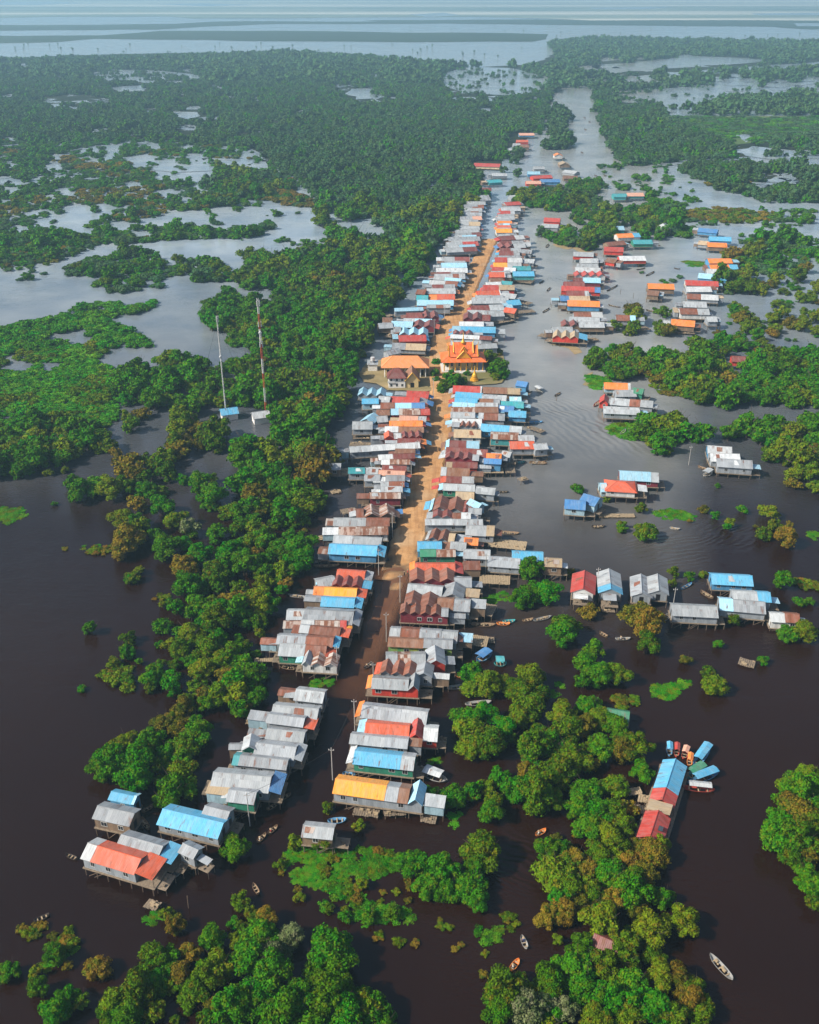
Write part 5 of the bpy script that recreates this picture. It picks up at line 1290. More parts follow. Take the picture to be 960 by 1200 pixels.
# ---- pagoda with tiered orange roofs
M_TORANGE = roof_mat('temple_tiles', (.85,.16,.015), (.72,.12,.015), rust=0, rough=.6, var=.05)
M_HALLT = roof_mat('hall_tiles', (.74,.27,.08), (.66,.24,.08), rust=0, rough=.6, var=.05)
ROOF['tp'] = (M_TORANGE, 'orange'); ROOF['hl'] = (M_HALLT, 'pale orange')
M_CREAM = plain('cream_plaster', (.66,.50,.24), .8, 2, .2); M_WHITEP = plain('white_plaster', (.72,.70,.66), .8, 2, .2)
def pagoda():
    c = P(542, 432, 0); root = empty('temple', (c.x, c.y, .45), .04); root.scale = (.9,.88,.9); tag(root, 'ornate orange roofed temple with gold spires facing the street end', 'temple')
    L, w = 20, 13
    b = MB(); b.box(-L/2+3.2, L/2-3.2, -w/2+3, w/2-3, .6, 6.4); b.build('hall_wall', M_CREAM, root)
    b = MB(); b.box(-L/2-.6, L/2+.6, -w/2-.6, w/2+.6, 0, .6); b.box(-2,2,-w/2-2,-w/2-.6,0,.4); b.build('platform', M_WHITEP, root)
    for i in range(8):
        for y in (-w/2+.5, w/2-.5):
            k = MB(); x = -L/2+.6+(L-1.2)*i/7; k.tube([(x,y,.6),(x,y,5.6)], .26, 8); k.box(x-.35,x+.35,y-.35,y+.35,5.3,5.7); k.build('column', M_GOLD, root)
    for i in range(4): window_part(root, -5.5+i*3.7, -w/2+2.98, 2.0, 1.1, 2.0)
    roofsec(root, 'H', 'tp', -L/2, L/2, w, 5.7, 8.6, over=.9)                 # skirt roof
    for dx, hw, ze, zr in ((0, 14, 7.6, 11.4), (0, 9.5, 9.0, 13.0)):
        o = roofsec(root, 'G', 'tp', -hw/2, hw/2, 8.4 if hw > 10 else 6.4, ze, zr, over=.5)
        g = MB()
        for s in (-1, 1):
            W = (8.4 if hw > 10 else 6.4)/2+.5
            for yy in (-1, 1): g.tube([(s*hw/2, yy*W, ze-.2),(s*hw/2, 0, zr+.1)], .2, 5); g.tube([(s*hw/2, yy*W, ze-.2),(s*(hw/2+.5), yy*(W+.5), ze+.9)], [.16,.04], 5)
            g.tube([(s*hw/2,0,zr),(s*(hw/2+.5),0,zr+1.3),(s*(hw/2+.2),0,zr+2.4)], [.18,.12,.03], 5)
        g.build('gilded_gable', M_GOLD, o)
    for y0, ze, zr, ww in ((-w/2+1.2, 6.6, 10.2, 7), (-w/2+3.4, 8.0, 11.6, 5)):   # cross gable to the front
        q = MB(); q.slab((-ww/2,y0+6,ze),(-ww/2,y0,ze),(0,y0,zr),(0,y0+6,zr),.12); q.slab((ww/2,y0,ze),(ww/2,y0+6,ze),(0,y0+6,zr),(0,y0,zr),.12); f = q.build('front_gable_roof', M_TORANGE, root)
        t = MB(); t.tri((-ww/2+.3,y0+.25,ze),(ww/2-.3,y0+.25,ze),(0,y0+.25,zr-.2)); t.tube([(-ww/2,y0-.03,ze-.1),(0,y0-.03,zr+.1)],.18,5); t.tube([(ww/2,y0-.03,ze-.1),(0,y0-.03,zr+.1)],.18,5); t.tube([(0,y0-.03,zr),(0,y0-.4,zr+1.9)],[.15,.03],5); t.build('gilded_gable', M_GOLD, f)
    sp = MB(); sp.tube([(0,0,12.6),(0,0,13.4),(0,0,13.8),(0,0,15.2),(0,0,18.4)], [1.3,.95,.5,.28,.03], 10); sp.build('spire', M_GOLD, root, smooth=True)
    for x in (-L/2, L/2):
        for y in (-w/2, w/2):
            f = MB(); sx, sy = math.copysign(1,x), math.copysign(1,y); f.tube([(x+sx*.7,y+sy*.7,5.2),(x+sx*1.3,y+sy*1.3,5.8),(x+sx*1.5,y+sy*1.5,6.8)],[.16,.12,.03],5); f.build('corner_finial', M_GOLD, root)
pagoda()
def stupa(u, v, s, label):
    c = P(u, v, 0); b = MB()
    prof = [(1.7,0),(1.7,.5),(1.35,.5),(1.35,1.1),(1.0,1.1),(1.05,1.9),(.8,2.6),(.45,3.1),(.5,3.4),(.3,3.6),(.22,4.6),(.1,5.6),(.02,6.6)]
    n = len(b.v); k = 14
    b.tube([(0,0,z*s) for r, z in prof], [r*s for r, z in prof], k); o = b.build('stupa', M_GOLD, smooth=False); o.location = (c.x, c.y, .45); tag(o, label, 'stupa')
stupa(556, 447, 1.1, 'golden bell shaped stupa standing in front of the temple')
def hall():
    a, b_ = P(449, 418, 8), P(501, 418, 8); c = (a+b_)/2; L = (b_-a).xy.length; root = empty('monastery_hall', (c.x, c.y, .45), 0)
    tag(root, 'long hall with hipped pale orange tiled roof left of the street', 'hall'); w = 10
    b = MB(); b.box(-L/2+1.5, L/2-1.5, -w/2+1.6, w/2-1.6, 0, 5.2); b.build('wall', M_CREAM, root)
    roofsec(root, 'H', 'hl', -L/2, L/2, w, 5.0, 8.0, over=.8)
    for i in range(9):
        k = MB(); x = -L/2+.8+(L-1.6)*i/8; k.tube([(x,-w/2+.4,0),(x,-w/2+.4,5.0)], .22, 6); k.build('column', M_WHITEP, root)
    for i in range(6):
        q = MB(); x = -L/2+2.4+(L-4.8)*i/5; q.box(x-.8,x+.8,-w/2+1.56,-w/2+1.63,.2,2.9); q.build('window', M_DARK, root)
hall()
def whitehouse():
    c = P(465, 453, 0); root = empty('house', (c.x, c.y, .45), .05); root.scale = (.7,.7,.7); tag(root, 'white two storey house with pyramid red roof beside the hall', 'house')
    b = MB(); b.box(-5,5,-4,4,0,7.2); b.build('wall', M_WHITEP, root); b = MB(); b.box(-5.6,-1.2,-4.6,-4.02,3.4,3.6); b.box(-5.6,-1.2,-4.62,-4.52,3.6,4.5); b.build('balcony', M_WHITEP, root)
    for z in (1.0, 4.4):
        for x in (-3.4, 0, 3.2): window_part(root, x, -4.0, z, 1.1, 1.5)
    roofsec(root, 'H', 'mr', -5.2, 5.2, 8.6, 7.0, 11.2, over=.7)
    c = P(483, 451, 0); root = empty('shrine', (c.x, c.y, .45), .02); root.scale = (.8,.7,.8); tag(root, 'small cream shrine with steep brown gable facing the camera', 'shrine')
    b = MB(); b.box(-3.2,3.2,-6,6,0,4.2); b.tri((-3.2,-6,4.2),(3.2,-6,4.2),(0,-6,7.8)); b.build('wall', M_CREAM, root)
    q = MB(); q.slab((-4,7,3.8),(-4,-7,3.8),(0,-7,8.4),(0,7,8.4),.15); q.slab((4,-7,3.8),(4,7,3.8),(0,7,8.4),(0,-7,8.4),.15); q.build('roof', ROOF['br'][0], root)
    q = MB(); q.box(-1,1,-6.06,-6.0,0,2.6); q.build('door', M_DARK, root); t = MB(); t.tube([(-4,-7.05,3.8),(0,-7.05,8.5)],.18,5); t.tube([(4,-7.05,3.8),(0,-7.05,8.5)],.18,5); t.build('gable_trim', M_GOLD, root)
    c = P(437, 434, 0); root = empty('guard_hut', (c.x, c.y, .45)); tag(root, 'tiny white hut with water tank on the sandy yard', 'hut')
    b = MB(); b.box(-2,2,-2,2,0,3); b.build('wall', M_WHITEP, root); b = MB(); b.slab((-2.4,-2.4,3.0),(2.4,-2.4,3.0),(2.4,2.4,3.6),(-2.4,2.4,3.6),.1); b.build('roof', ROOF['lg'][0], root)
    b = MB(); b.tube([(0,0,4),(0,0,5.6)],.9,12); b.build('tank', M_STEELW, root); b = MB()
    for x in (-.8,.8):
        for y in (-.8,.8): b.tube([(x,y,3.2),(x,y,4)],.06,4)
    b.build('tank_stand', M_WOOD, root)
    for (u,v,col,nm,lb) in ((269,490,'sb','hut','small blue roofed hut among trees by the left mast'),(306,494,'wh','hut','small white roofed hut at the foot of the right mast')):
        c = P(u, v, 0); root = empty('hut', (c.x, c.y, 0), .35); tag(root, lb, 'hut'); b = MB(); b.box(-3,3,-2.3,2.3,0,2.8); b.build('wall', M_WHITEP, root); roofsec(root, 'G', col, -3.5, 3.5, 5.2, 2.8, 4.3)
whitehouse()
# pink hut in the lower trees, canopy of the white-green houseboat near the upper trees
for (u,v,col,th,lb,nm) in ((711,1116,'mr',-.5,'small faded maroon roofed hut between the bottom right trees','hut'),(723,846,'gn',-.25,'small green and white houseboat moored against the grove','houseboat')):
    c = P(u, v, 0); root = empty(nm, (c.x, c.y, 0), th); tag(root, lb, nm)
    b = MB(); b.box(-2.2,2.2,-1.6,1.6,.5,2.3); b.build('wall', WALL['wh'] if col == 'gn' else WALL['wd'], root); b = MB(); b.box(-2.8,2.8,-2,2,.2,.5); b.build('floor', M_DECK, root); roofsec(root, 'G', col, -2.6, 2.6, 3.6, 2.3, 3.4)
# ---- radio masts
def mast(u, v, H, r, label, red=True):
    c = P(u, v, 0); root = empty('radio_mast', (c.x, c.y, 0), .3); tag(root, label, 'radio mast')
    n = 8; seg = H/n; r *= .5
    for i in range(n):
        b = MB(); z0, z1 = i*seg, (i+1)*seg; pts = [(r*math.cos(a), r*math.sin(a)) for a in (0, 2.094, 4.189)]
        for (x, y) in pts: b.tube([(x,y,z0),(x,y,z1)], .07, 4)
        k = 4
        for j in range(k):
            za, zb = z0+(z1-z0)*j/k, z0+(z1-z0)*(j+1)/k
            for q in range(3):
                p1, p2 = pts[q], pts[(q+1) % 3]; b.tube([(*p1,za),(*p2,zb)], .045, 4); b.tube([(*p2,za),(*p1,za)], .045, 4)
        b.build('mast_section', (M_STEELR if i % 2 == 0 and red else M_STEELW), root)
    for i in range(3 if red else 1):
        a = MB(); z = H*(.96-.17*i) if red else H*.97; a.tube([(r+.3,0,z-1.2),(r+.3,0,z+1.2)], .16, 6); a.tube([(-r,-.4,z-1),(-r,-.4,z+1)], .16, 6); a.build('antenna', M_STEELW, root)
    d = MB(); z = H*(.72 if red else .6); d.tube([(0,-r-.1,z),(0,-r-.55,z)], [.6,.5], 12); d.build('dish', M_STEELW, root)
    for k in range(3):
        a = .5+k*2.094
        for hh in (.55, .95): w = MB(); w.tube([(0,0,H*hh),(math.cos(a)*H*.33, math.sin(a)*H*.33, 0)], .035, 4); w.build('guy_wire', M_ROPE, root)
mast(312, 487, 47, .75, 'tall red and white lattice mast rising from the wood', True)
mast(265, 486, 40, .42, 'thinner pale grey mast left of the red one', False)
# ---- utility poles and cables
def pole(u, v, label, group, H=9.0):
    c = P(u, v, 0); root = empty('utility_pole', (c.x, c.y, 0), random.uniform(-.1,.1)); tag(root, label, 'utility pole', group)
    b = MB(); b.tube([(0,0,-1),(0,0,H)], [.12,.08], 7); b.build('shaft', M_CONC, root); b = MB(); b.box(-.6,.6,-.05,.05,H-.72,H-.62); b.build('crossarm', M_CONC, root)
    for x in (-.5,0,.5): b = MB(); b.tube([(x,0,H-.6),(x,0,H-.38)],.07,5); b.build('insulator', M_STEELW, root)
    return Vector((c.x, c.y, H-.4))
LP = [(293,968),(390,914),(416,856),(438,812)]; LPa = [(396,792),(444,674),(460,630),(472,594),(482,569),(489,543),(508,467),(509,395),(521,380),(539,340),(550,315),(559,296)]
LPr = [(439,806),(453,752),(469,706)]
def ord_lab(i, s): return ordinal(i+1) + s
prev = None; pts_all = []
for i, (u, v) in enumerate(LPa): pts_all.append(pole(u, v, ord_lab(i, ' nearest pale concrete utility pole along the left street row'), 'utility poles along the left row'))
pr = [pole(u, v, ord_lab(i, ' nearest pale concrete utility pole along the right street row'), 'utility poles along the right row') for i, (u, v) in enumerate(LP[1:]+LPr[1:])]
p0 = pole(*LP[0], 'lone utility pole in front of the green walled house', 'utility poles in open water')
for (u, v, s) in ((569,675,'utility pole behind the orange zigzag roof on the river side'),(639,679,'utility pole under the tan raft house by the river'),(699,692,'utility pole between the red and grey end-on houses'),(807,545,'wooden utility pole before the white roofed right bay houses'),(788,716,'utility pole left of the long grey house in the bay')):
    pole(u, v, s, 'utility poles in open water', 7.5)
def cable(a, b, label):
    pts = []
    for i in range(11):
        t = i/10; p = a.lerp(b, t); p.z -= 4*t*(1-t)*(a-b).length*.03; pts.append(p)
    m = MB(); m.tube(pts, .028, 4); o = m.build('power_cable', M_ROPE); tag(o, label, 'power cable', 'power cables along the street')
for i in range(len(pts_all)-1): cable(pts_all[i], pts_all[i+1], ordinal(i+1)+' power cable span up the left row counted from the camera')
for i in range(len(pr)-1):
    if i != 99: cable(pr[i], pr[i+1], ordinal(i+1)+' power cable span up the right row counted from the camera')
cable(p0, pr[0], 'power cable crossing the water to the orange roofed house')
# ---- boats
M_HULLW = plain('hull_wood', (.23,.15,.09), .7, 3, .4); M_HULLG = plain('hull_grey', (.33,.33,.32), .7, 3, .35); M_HULLT = plain('hull_teal', (.05,.30,.32), .6, 3, .3); M_HULLO = plain('hull_orange', (.75,.24,.05), .6, 3, .2)
M_HULLB = plain('hull_blue', (.12,.30,.50), .6, 3, .3); M_HULLD = plain('hull_dark', (.07,.055,.045), .8, 3, .4); M_HULLR = plain('hull_red', (.42,.06,.04), .6, 3, .3)
HM = {'w':M_HULLW,'g':M_HULLG,'t':M_HULLT,'o':M_HULLO,'b':M_HULLB,'d':M_HULLD,'r':M_HULLR}
def hull(L, W, mat, root):
    b = MB(); n = 12; rows = []
    for i in range(n+1):
        t = i/n*2-1; x = t*L/2; wd = W/2*(max(0, 1-abs(t)**2.6))**.75 + .03; z = .34 + .42*abs(t)**3; zb = -.12 + .38*abs(t)**4
        rows.append([(x,-wd,z),(x,-wd*.62,zb),(x,wd*.62,zb),(x,wd,z),(x,wd*.86,z),(x,wd*.5,zb+.1),(x,-wd*.5,zb+.1),(x,-wd*.86,z)])
    for a, c in zip(rows, rows[1:]):
        for k in range(8): b.quad(a[k], c[k], c[(k+1) % 8], a[(k+1) % 8])
    o = b.build('hull', mat, root); return o
def boat(u0, v0, u1, v1, W, col, label, canopy=None, group='canoes and boats on the water', ppl=0, cargo=False, name=None):
    a, c_ = P(u0, v0, .4), P(u1, v1, .4); c = (a+c_)/2; L = max(2.8, (c_-a).length); th = math.atan2(c_.y-a.y, c_.x-a.x)
    root = empty(name or ('tour_boat' if canopy else 'canoe'), (c.x, c.y, 0), th); tag(root, label, 'boat', group)
    hull(L, W, HM[col], root)
    for x in (-.28, 0, .28): q = MB(); q.box(x*L-.12, x*L+.12, -W*.40, W*.40, .22, .28); q.build('bench', M_PALEWOOD, root)
    if canopy:
        mat = ROOF[canopy][0]; x0, x1 = -L*.38, L*.30; q = MB()
        q.slab((x0,-W*.52,1.75),(x1,-W*.48,1.75),(x1,0,2.05),(x0,0,2.05),.05); q.slab((x1,W*.48,1.75),(x0,W*.52,1.75),(x0,0,2.05),(x1,0,2.05),.05); q.build('canopy', mat, root)
        for x in (x0+.1, (x0+x1)/2, x1-.1):
            for y in (-W*.4, W*.4): q = MB(); q.tube([(x,y,.2),(x,y,1.78)], .03, 4); q.build('post', M_WOOD, root)
    if cargo:
        q = MB()
        for k in range(5): x = random.uniform(-.3,.3)*L; y = random.uniform(-.2,.2)*W; s = random.uniform(.15,.3); q.box(x-s,x+s,y-s*.7,y+s*.7,.2,.25+s)
        q.build('cargo', M_PALEWOOD, root)
    return root, c, th
import bmesh
def person_mesh(seated=True):
    bm = bmesh.new(); J = {}
    def v(n, co): J[n] = bm.verts.new(co); return J[n]
    if seated:
        for n, co in (('pel',(0,0,.10)),('ch',(0,0,.42)),('nk',(0,0,.56)),('hd',(.02,0,.70)),('top',(.02,0,.80)),('sl',(0,.17,.50)),('el',(.12,.24,.28)),('hl',(.34,.16,.24)),('sr',(0,-.17,.50)),('er',(.12,-.24,.28)),('hr',(.34,-.14,.22)),
                      ('kl',(.38,.14,.22)),('al',(.40,.16,-.14)),('fl',(.54,.16,-.17)),('kr',(.38,-.12,.22)),('ar',(.42,-.14,-.14)),('fr',(.56,-.14,-.17))): v(n, co)
    else:
        for n, co in (('pel',(0,0,.90)),('ch',(0,0,1.25)),('nk',(0,0,1.43)),('hd',(.02,0,1.57)),('top',(.02,0,1.67)),('sl',(0,.19,1.37)),('el',(.08,.26,1.1)),('hl',(.26,.18,.98)),('sr',(0,-.19,1.37)),('er',(.10,-.27,1.1)),('hr',(.30,-.2,1.0)),
                      ('kl',(.05,.11,.48)),('al',(0,.12,.06)),('fl',(.16,.13,.03)),('kr',(.02,-.11,.48)),('ar',(-.02,-.12,.06)),('fr',(.14,-.13,.03))): v(n, co)
    for a, b in (('pel','ch'),('ch','nk'),('nk','hd'),('hd','top'),('ch','sl'),('sl','el'),('el','hl'),('ch','sr'),('sr','er'),('er','hr'),('pel','kl'),('kl','al'),('al','fl'),('pel','kr'),('kr','ar'),('ar','fr')): bm.edges.new((J[a], J[b]))
    me = bpy.data.meshes.new('person'); bm.verts.index_update(); names = list(J); bm.to_mesh(me); bm.free()
    RD = {'pel':.14,'ch':.15,'nk':.06,'hd':.10,'top':.07,'sl':.07,'sr':.07,'el':.045,'er':.045,'hl':.035,'hr':.035,'kl':.075,'kr':.075,'al':.045,'ar':.045,'fl':.04,'fr':.04}
    o = bpy.data.objects.new('person', me); C.objects.link(o); sk = o.modifiers.new('s','SKIN')
    for i, n in enumerate(names): me.skin_vertices[0].data[i].radius = (RD[n], RD[n]); me.skin_vertices[0].data[i].use_root = (n == 'pel')
    o.modifiers.new('ss','SUBSURF').levels = 1; o.modifiers['ss'].render_levels = 1
    dg = bpy.context.evaluated_depsgraph_get(); m2 = bpy.data.meshes.new_from_object(o.evaluated_get(dg)); bpy.data.objects.remove(o)
    # slots: 0 skin, 1 shirt, 2 trousers
    base = 0 if seated else .8
    zs = [p.center.z for p in m2.polygons]
    m2.materials.clear(); m2.materials.append(M_SKIN)
    for p in m2.polygons: p.use_smooth = True; p.material_index = 0
    return m2
PSEAT, PSTAND = person_mesh(True), person_mesh(False)
CLOTH = {k: plain('cloth_'+k, c, .9, 5, .2) for k, c in {'white':(.6,.6,.58),'red':(.5,.05,.05),'blue':(.06,.12,.35),'dark':(.03,.03,.04),'yellow':(.65,.42,.06)}.items()}
def person(x, y, z, th, seated, cloth, label):
    src = PSEAT if seated else PSTAND; me = src.copy(); me.materials.clear()
    for m in (M_SKIN, CLOTH[cloth], CLOTH['dark']): me.materials.append(m)
    b0 = (.08, .52) if seated else (.86, 1.42)
    for p in me.polygons:
        c = p.center; r = abs(c.y)
        if c.z > b0[1]: p.material_index = 0 if c.z < b0[1]+.22 else (2 if c.z > b0[1]+.24 else 0)
        elif c.z > b0[0] and not (r > .21 or (c.x > .2 and c.z > b0[0]+.08)): p.material_index = 1
        elif (c.z <= b0[0] or c.x > .1) and r < .22 and c.z > (-.1 if seated else .12): p.material_index = 2
        else: p.material_index = 0
    o = obj('person', me); o.location = (x, y, z); o.rotation_euler = (0,0,th); tag(o, label, 'person')
    h = MB(); zz = (.84 if seated else 1.71); h.tube([(.02,0,zz-.07),(.02,0,zz-.05),(.02,0,zz+.06)], [.26,.25,.03], 10); hat = h.build('hat', M_PALEWOOD, o)
    return o
B = boat
crew = []
crew.append((B(302,986,311,977,.9,'w','slim brown canoe near the lone pole, with a rower'), 'white', 'person in white sitting in the canoe by the lone pole'))
crew.append((B(316,975,323,969,.9,'w','short brown canoe just right of the rowed one'), 'red', 'person in red sitting in the canoe nearest the lone pole')) 
B(297,1036,303,1047,.9,'w','brown canoe drifting alone below the corner tree')
B(78,1001,90,1006,.9,'d','dark canoe alone in open water left of the red roof')
B(42,1078,56,1072,.9,'d','dark half sunk canoe in the lower left water', cargo=False)
B(166,958,175,972,1.1,'w','wooden boat floating between the grey roof and the blue roof', cargo=True)
B(168,950,178,944,.9,'w','thin canoe beside the small blue canopy boat')
B(172,1036,212,1023,1.3,'g','long grey boat moored in front of the red roofed corner house', cargo=True)
B(313,948,325,941,.9,'w','canoe moored below the near end of the grey roof row'); B(322,938,341,930,1.1,'w','laden boat at the near end of the grey roof row', cargo=True)
B(384,962,406,960,1.6,'b','pale blue boat lying beside the small grey house'); B(350,783,327,779,2.2,'w','big wooden boat full of planks below the green wall', cargo=True)
B(338,697,362,700,1.3,'g','grey boat pointing left beside the orange roof', cargo=True); B(369,659,383,652,1.0,'g','white canoe left of the blue roof', cargo=False); B(368,663,398,662,1.2,'w','laden boat tied under the blue roofed house', cargo=True)
B(371,642,388,641,1.0,'t','thin teal canoe left of the sky blue roof'); B(318,648,335,644,.9,'w','canoe hidden among trees left of the village', cargo=True)
B(402,906,416,908,1.4,'b','pale blue boat tied below the sky blue roof'); B(494,904,524,915,2.6,'g','white canopied boat moored right of the blue roofed house', 'wh')
B(524,806,547,803,1.6,'g','grey boat moored at the left edge of the round clump'); B(533,790,546,793,1.2,'o','orange trimmed boat above the grey one'); B(545,825,576,822,1.8,'g','white boat lying under the trees right of the street')
B(559,775,576,763,2.6,'b','grey launch with a dark blue canopy in the side water', 'bl'); B(579,777,594,777,2.4,'t','small teal boat beside the blue canopied launch', 'tl')
B(428,782,435,778,.9,'d','dark canoe in the drowned street', cargo=False); crew.append((B(427,783,436,776,.9,'g','grey canoe with a rower in the drowned street'), 'dark', 'person in dark clothes rowing in the drowned street'))
B(552,731,581,732,1.8,'w','long wooden boat below the brown roofed shed', cargo=True); B(582,730,598,731,1.5,'o','orange wooden boat next to the teal one'); B(589,728,604,727,1.5,'t','pale teal boat beside the bare tree roots'); B(612,727,625,725,1.2,'w','short canoe beneath the green trees')
B(646,722,625,727,1.3,'g','long grey canoe left of the red roofed end house', cargo=True); B(704,741,711,745,1.2,'w','brown canoe in open bay water'); 
crew.append((B(721,748,739,748,1.2,'g','pale canoe carrying two rowers in the bay'), 'white', 'person in white sitting in the pale bay canoe'))
B(779,727,784,719,1.4,'g','grey boat just left of the long grey house'); B(821,692,836,701,1.6,'w','broad wooden boat left of the bay cluster', cargo=True); B(798,690,811,683,1.0,'b','white and blue canoe near slim bushes'); B(838,712,852,722,1.4,'g','white boat in front of the bay cluster')
B(583,576,596,576,1.2,'d','dark boat at the green walled house back'); B(585,623,609,625,2.0,'w','wooden cargo boat beside the river deck', cargo=True); B(620,542,641,543,1.6,'w','long wooden boat at the upper river deck', cargo=True)
B(622,544,630,541,1.2,'g','grey skiff by the upper river deck') ; B(605,542,615,541,1.4,'t','teal skiff tied at a river porch', cargo=False); B(617,495,636,494,2.0,'b','blue boat with a dark bow at the river side'); B(621,541,640,541,1.2,'w','plank canoe alongside the long boat')
B(628,455,636,460,2.4,'g','white passenger boat crossing the river', 'wh'); B(636,537,646,537,.9,'g','thin grey canoe beyond the river deck')
crew.append((B(650,464,657,460,1.3,'d','small dark boat trailing a wake in mid river'), 'dark', 'person in dark clothes in the mid river boat'))
B(640,290,643,286,1.6,'d','small dark boat in the channel by the red island house'); B(636,366,644,361,1.4,'d','dark boat in the middle of the river'); B(632,332,637,329,1.3,'d','tiny dark boat above the green roofed jetty'); B(641,341,645,337,1.3,'d','tiny dark boat left of the islet village')
B(696,476,704,469,1.8,'r','red boat moored left of the bank houses', cargo=True); B(727,509,733,503,1.2,'g','small boat beside the round bank bush'); B(763,517,779,523,1.3,'g','long pale canoe beneath the right bank bushes'); B(825,558,834,552,2.4,'g','white canopied boat left of the white roofed pair', 'lg'); B(837,553,856,556,1.6,'w','wooden barge boat below the white roofs', cargo=True); B(818,546,830,550,1.4,'w','brown canoe near the wooden pole', cargo=False)
B(693,617,709,616,1.8,'d','dark flat boat below the blue house', cargo=True); B(785,618,797,620,1.3,'g','grey canoe near slim bushes in the bay', cargo=True)
B(757,323,767,318,1.6,'d','dark boat in the upper lagoon'); B(746,316,756,314,1.4,'d','small dark boat below the island tree'); B(769,286,774,288,1.4,'d','thin dark boat near the teal roof', ); B(757,363,772,366,2.0,'d','long wooden boat in the lagoon', cargo=True); B(711,341,724,334,1.2,'d','dark canoe right of the islet village'); B(713,357,727,360,1.2,'d','dark laden canoe by the islet', cargo=True); B(790,314,797,315,1.3,'d','tiny dark boat near the floating weed strip')
for i, (u, v) in enumerate(((702,208),(708,205),(700,212),(684,137),(690,142),(685,151),(681,178),(697,205),(678,103))): B(u, v, u+2.5, v+1.2, 2.2, 'd', ordinal(i+1)+' tiny dark boat on the wide upper river, counted upstream' if 0 else ['tiny boat in the upper river cluster, right','tiny boat in the upper river cluster, top','tiny boat in the upper river cluster, bottom','lone tiny boat high on the river','tiny boat just below the topmost pair','tiny boat lowest of the upper group','tiny boat abreast of the islet temple','tiny boat in the upper river cluster, left','topmost tiny boat near the river mouth'][i])
B(832,1118,859,1148,1.5,'g','pale open canoe with gear alone in the bottom right water', cargo=True)
crew.append((B(598,1137,608,1124,1.1,'o','orange canoe in the bottom channel with a paddler'), 'white', 'person in white seated in the bottom orange canoe'))
crew.append((B(612,1098,617,1110,1.0,'g','pale blue canoe just above the bottom orange one'), 'blue', 'person in blue seated in the pale blue canoe'))
crew.append((B(628,978,639,972,1.1,'o','orange canoe between the two near groves'), 'white', 'person in white seated in the canoe between groves'))
# the barge's boats
B(832,873,813,899,2.0,'b','sky blue canopied tour boat moored upright at the barge corner', 'sb', 'boats moored at the barge'); B(827,898,803,912,1.9,'t','green canopied boat second down at the barge', 'gn', 'boats moored at the barge'); B(843,904,806,918,2.0,'b','blue canopied boat third down at the barge', 'sb', 'boats moored at the barge')
B(838,926,799,922,1.7,'r','white canopied boat lowest at the barge', 'wh', 'boats moored at the barge'); B(784,873,785,886,1.3,'b','small blue boat at the barge top', 'sb', 'boats moored at the barge'); B(793,874,793,887,1.2,'r','small red boat at the barge top', 'rd', 'boats moored at the barge'); B(805,878,801,889,1.4,'r','small faded red boat at the barge top', 'pk', 'boats moored at the barge'); B(809,886,808,898,1.2,'o','small orange boat between barge and blue boat', 'og', 'boats moored at the barge')
for (bt, cl, lb) in crew:
    root, c, th = bt; person(c.x - .5*math.cos(th), c.y - .5*math.sin(th), .22, th, True, cl, lb)
q = P(474, 676, 0); person(q.x, q.y, .12, 2.0, False, 'dark', 'person standing in dark clothes at the wet street end'); q = P(478, 674, 0); person(q.x, q.y, .12, 1.4, False, 'red', 'person standing in red clothes at the wet street end')
# ---- the long floating restaurant
def barge():
    a, b_ = P(792, 889, 3.6), P(762, 980, 3.6); c = (a+b_)/2; L = (b_-a).xy.length; th = math.atan2(b_.y-a.y, b_.x-a.x); root = empty('floating_restaurant', (c.x, c.y, 0), th)
    tag(root, 'long floating restaurant with blue and red roofs beside the grove', 'barge'); w = 4.5; x0 = -L/2
    b = MB(); b.box(x0-.6, L/2+.6, -w/2-.9, w/2+.9, -.25, .45); b.build('pontoon', M_DECK, root)
    b = MB(); b.box(x0+.6, L/2-.5, -w/2+.4, w/2-.4, .45, 2.4); b.build('wall', WALL['rd'], root)
    for code, k, f0, f1, dz in (('bl2','G',0,.39,.1),('rd','G',.39,.55,0),('tn','L',.55,.68,.0),('rd','G',.68,1,0)):
        m = 'sb' if code == 'bl2' else code
        if k == 'G': roofsec(root, 'G', m, x0+L*f0+.02, x0+L*f1-.02, w, 2.45+dz, 3.55+dz, over=.35)
        else:
            q = MB(); q.slab((x0+L*f0,-w/2-.2,2.9),(x0+L*f1,-w/2-.2,2.9),(x0+L*f1,w/2,3.1),(x0+L*f0,w/2,3.1),.1); q.build('flat_roof', ROOF['tn'][0], root)
    for i in range(8):
        q = MB(); x = x0+1.5+(L-3)*i/7; q.tube([(x,w/2+.5,.45),(x,w/2+.3,2.35)],.06,4); q.build('post', M_WOOD, root)
    for i in range(6): window_part(root, x0+2.2+(L-4.4)*i/5, -w/2+.4, 1.2, 1.4, .8)
    q = MB(); q.box(x0+L*.84, x0+L*.84+1.3, w/2-1.3, w/2-.4, 3.2, 3.35); q.build('solar_panel', M_GLASS, root)
barge()
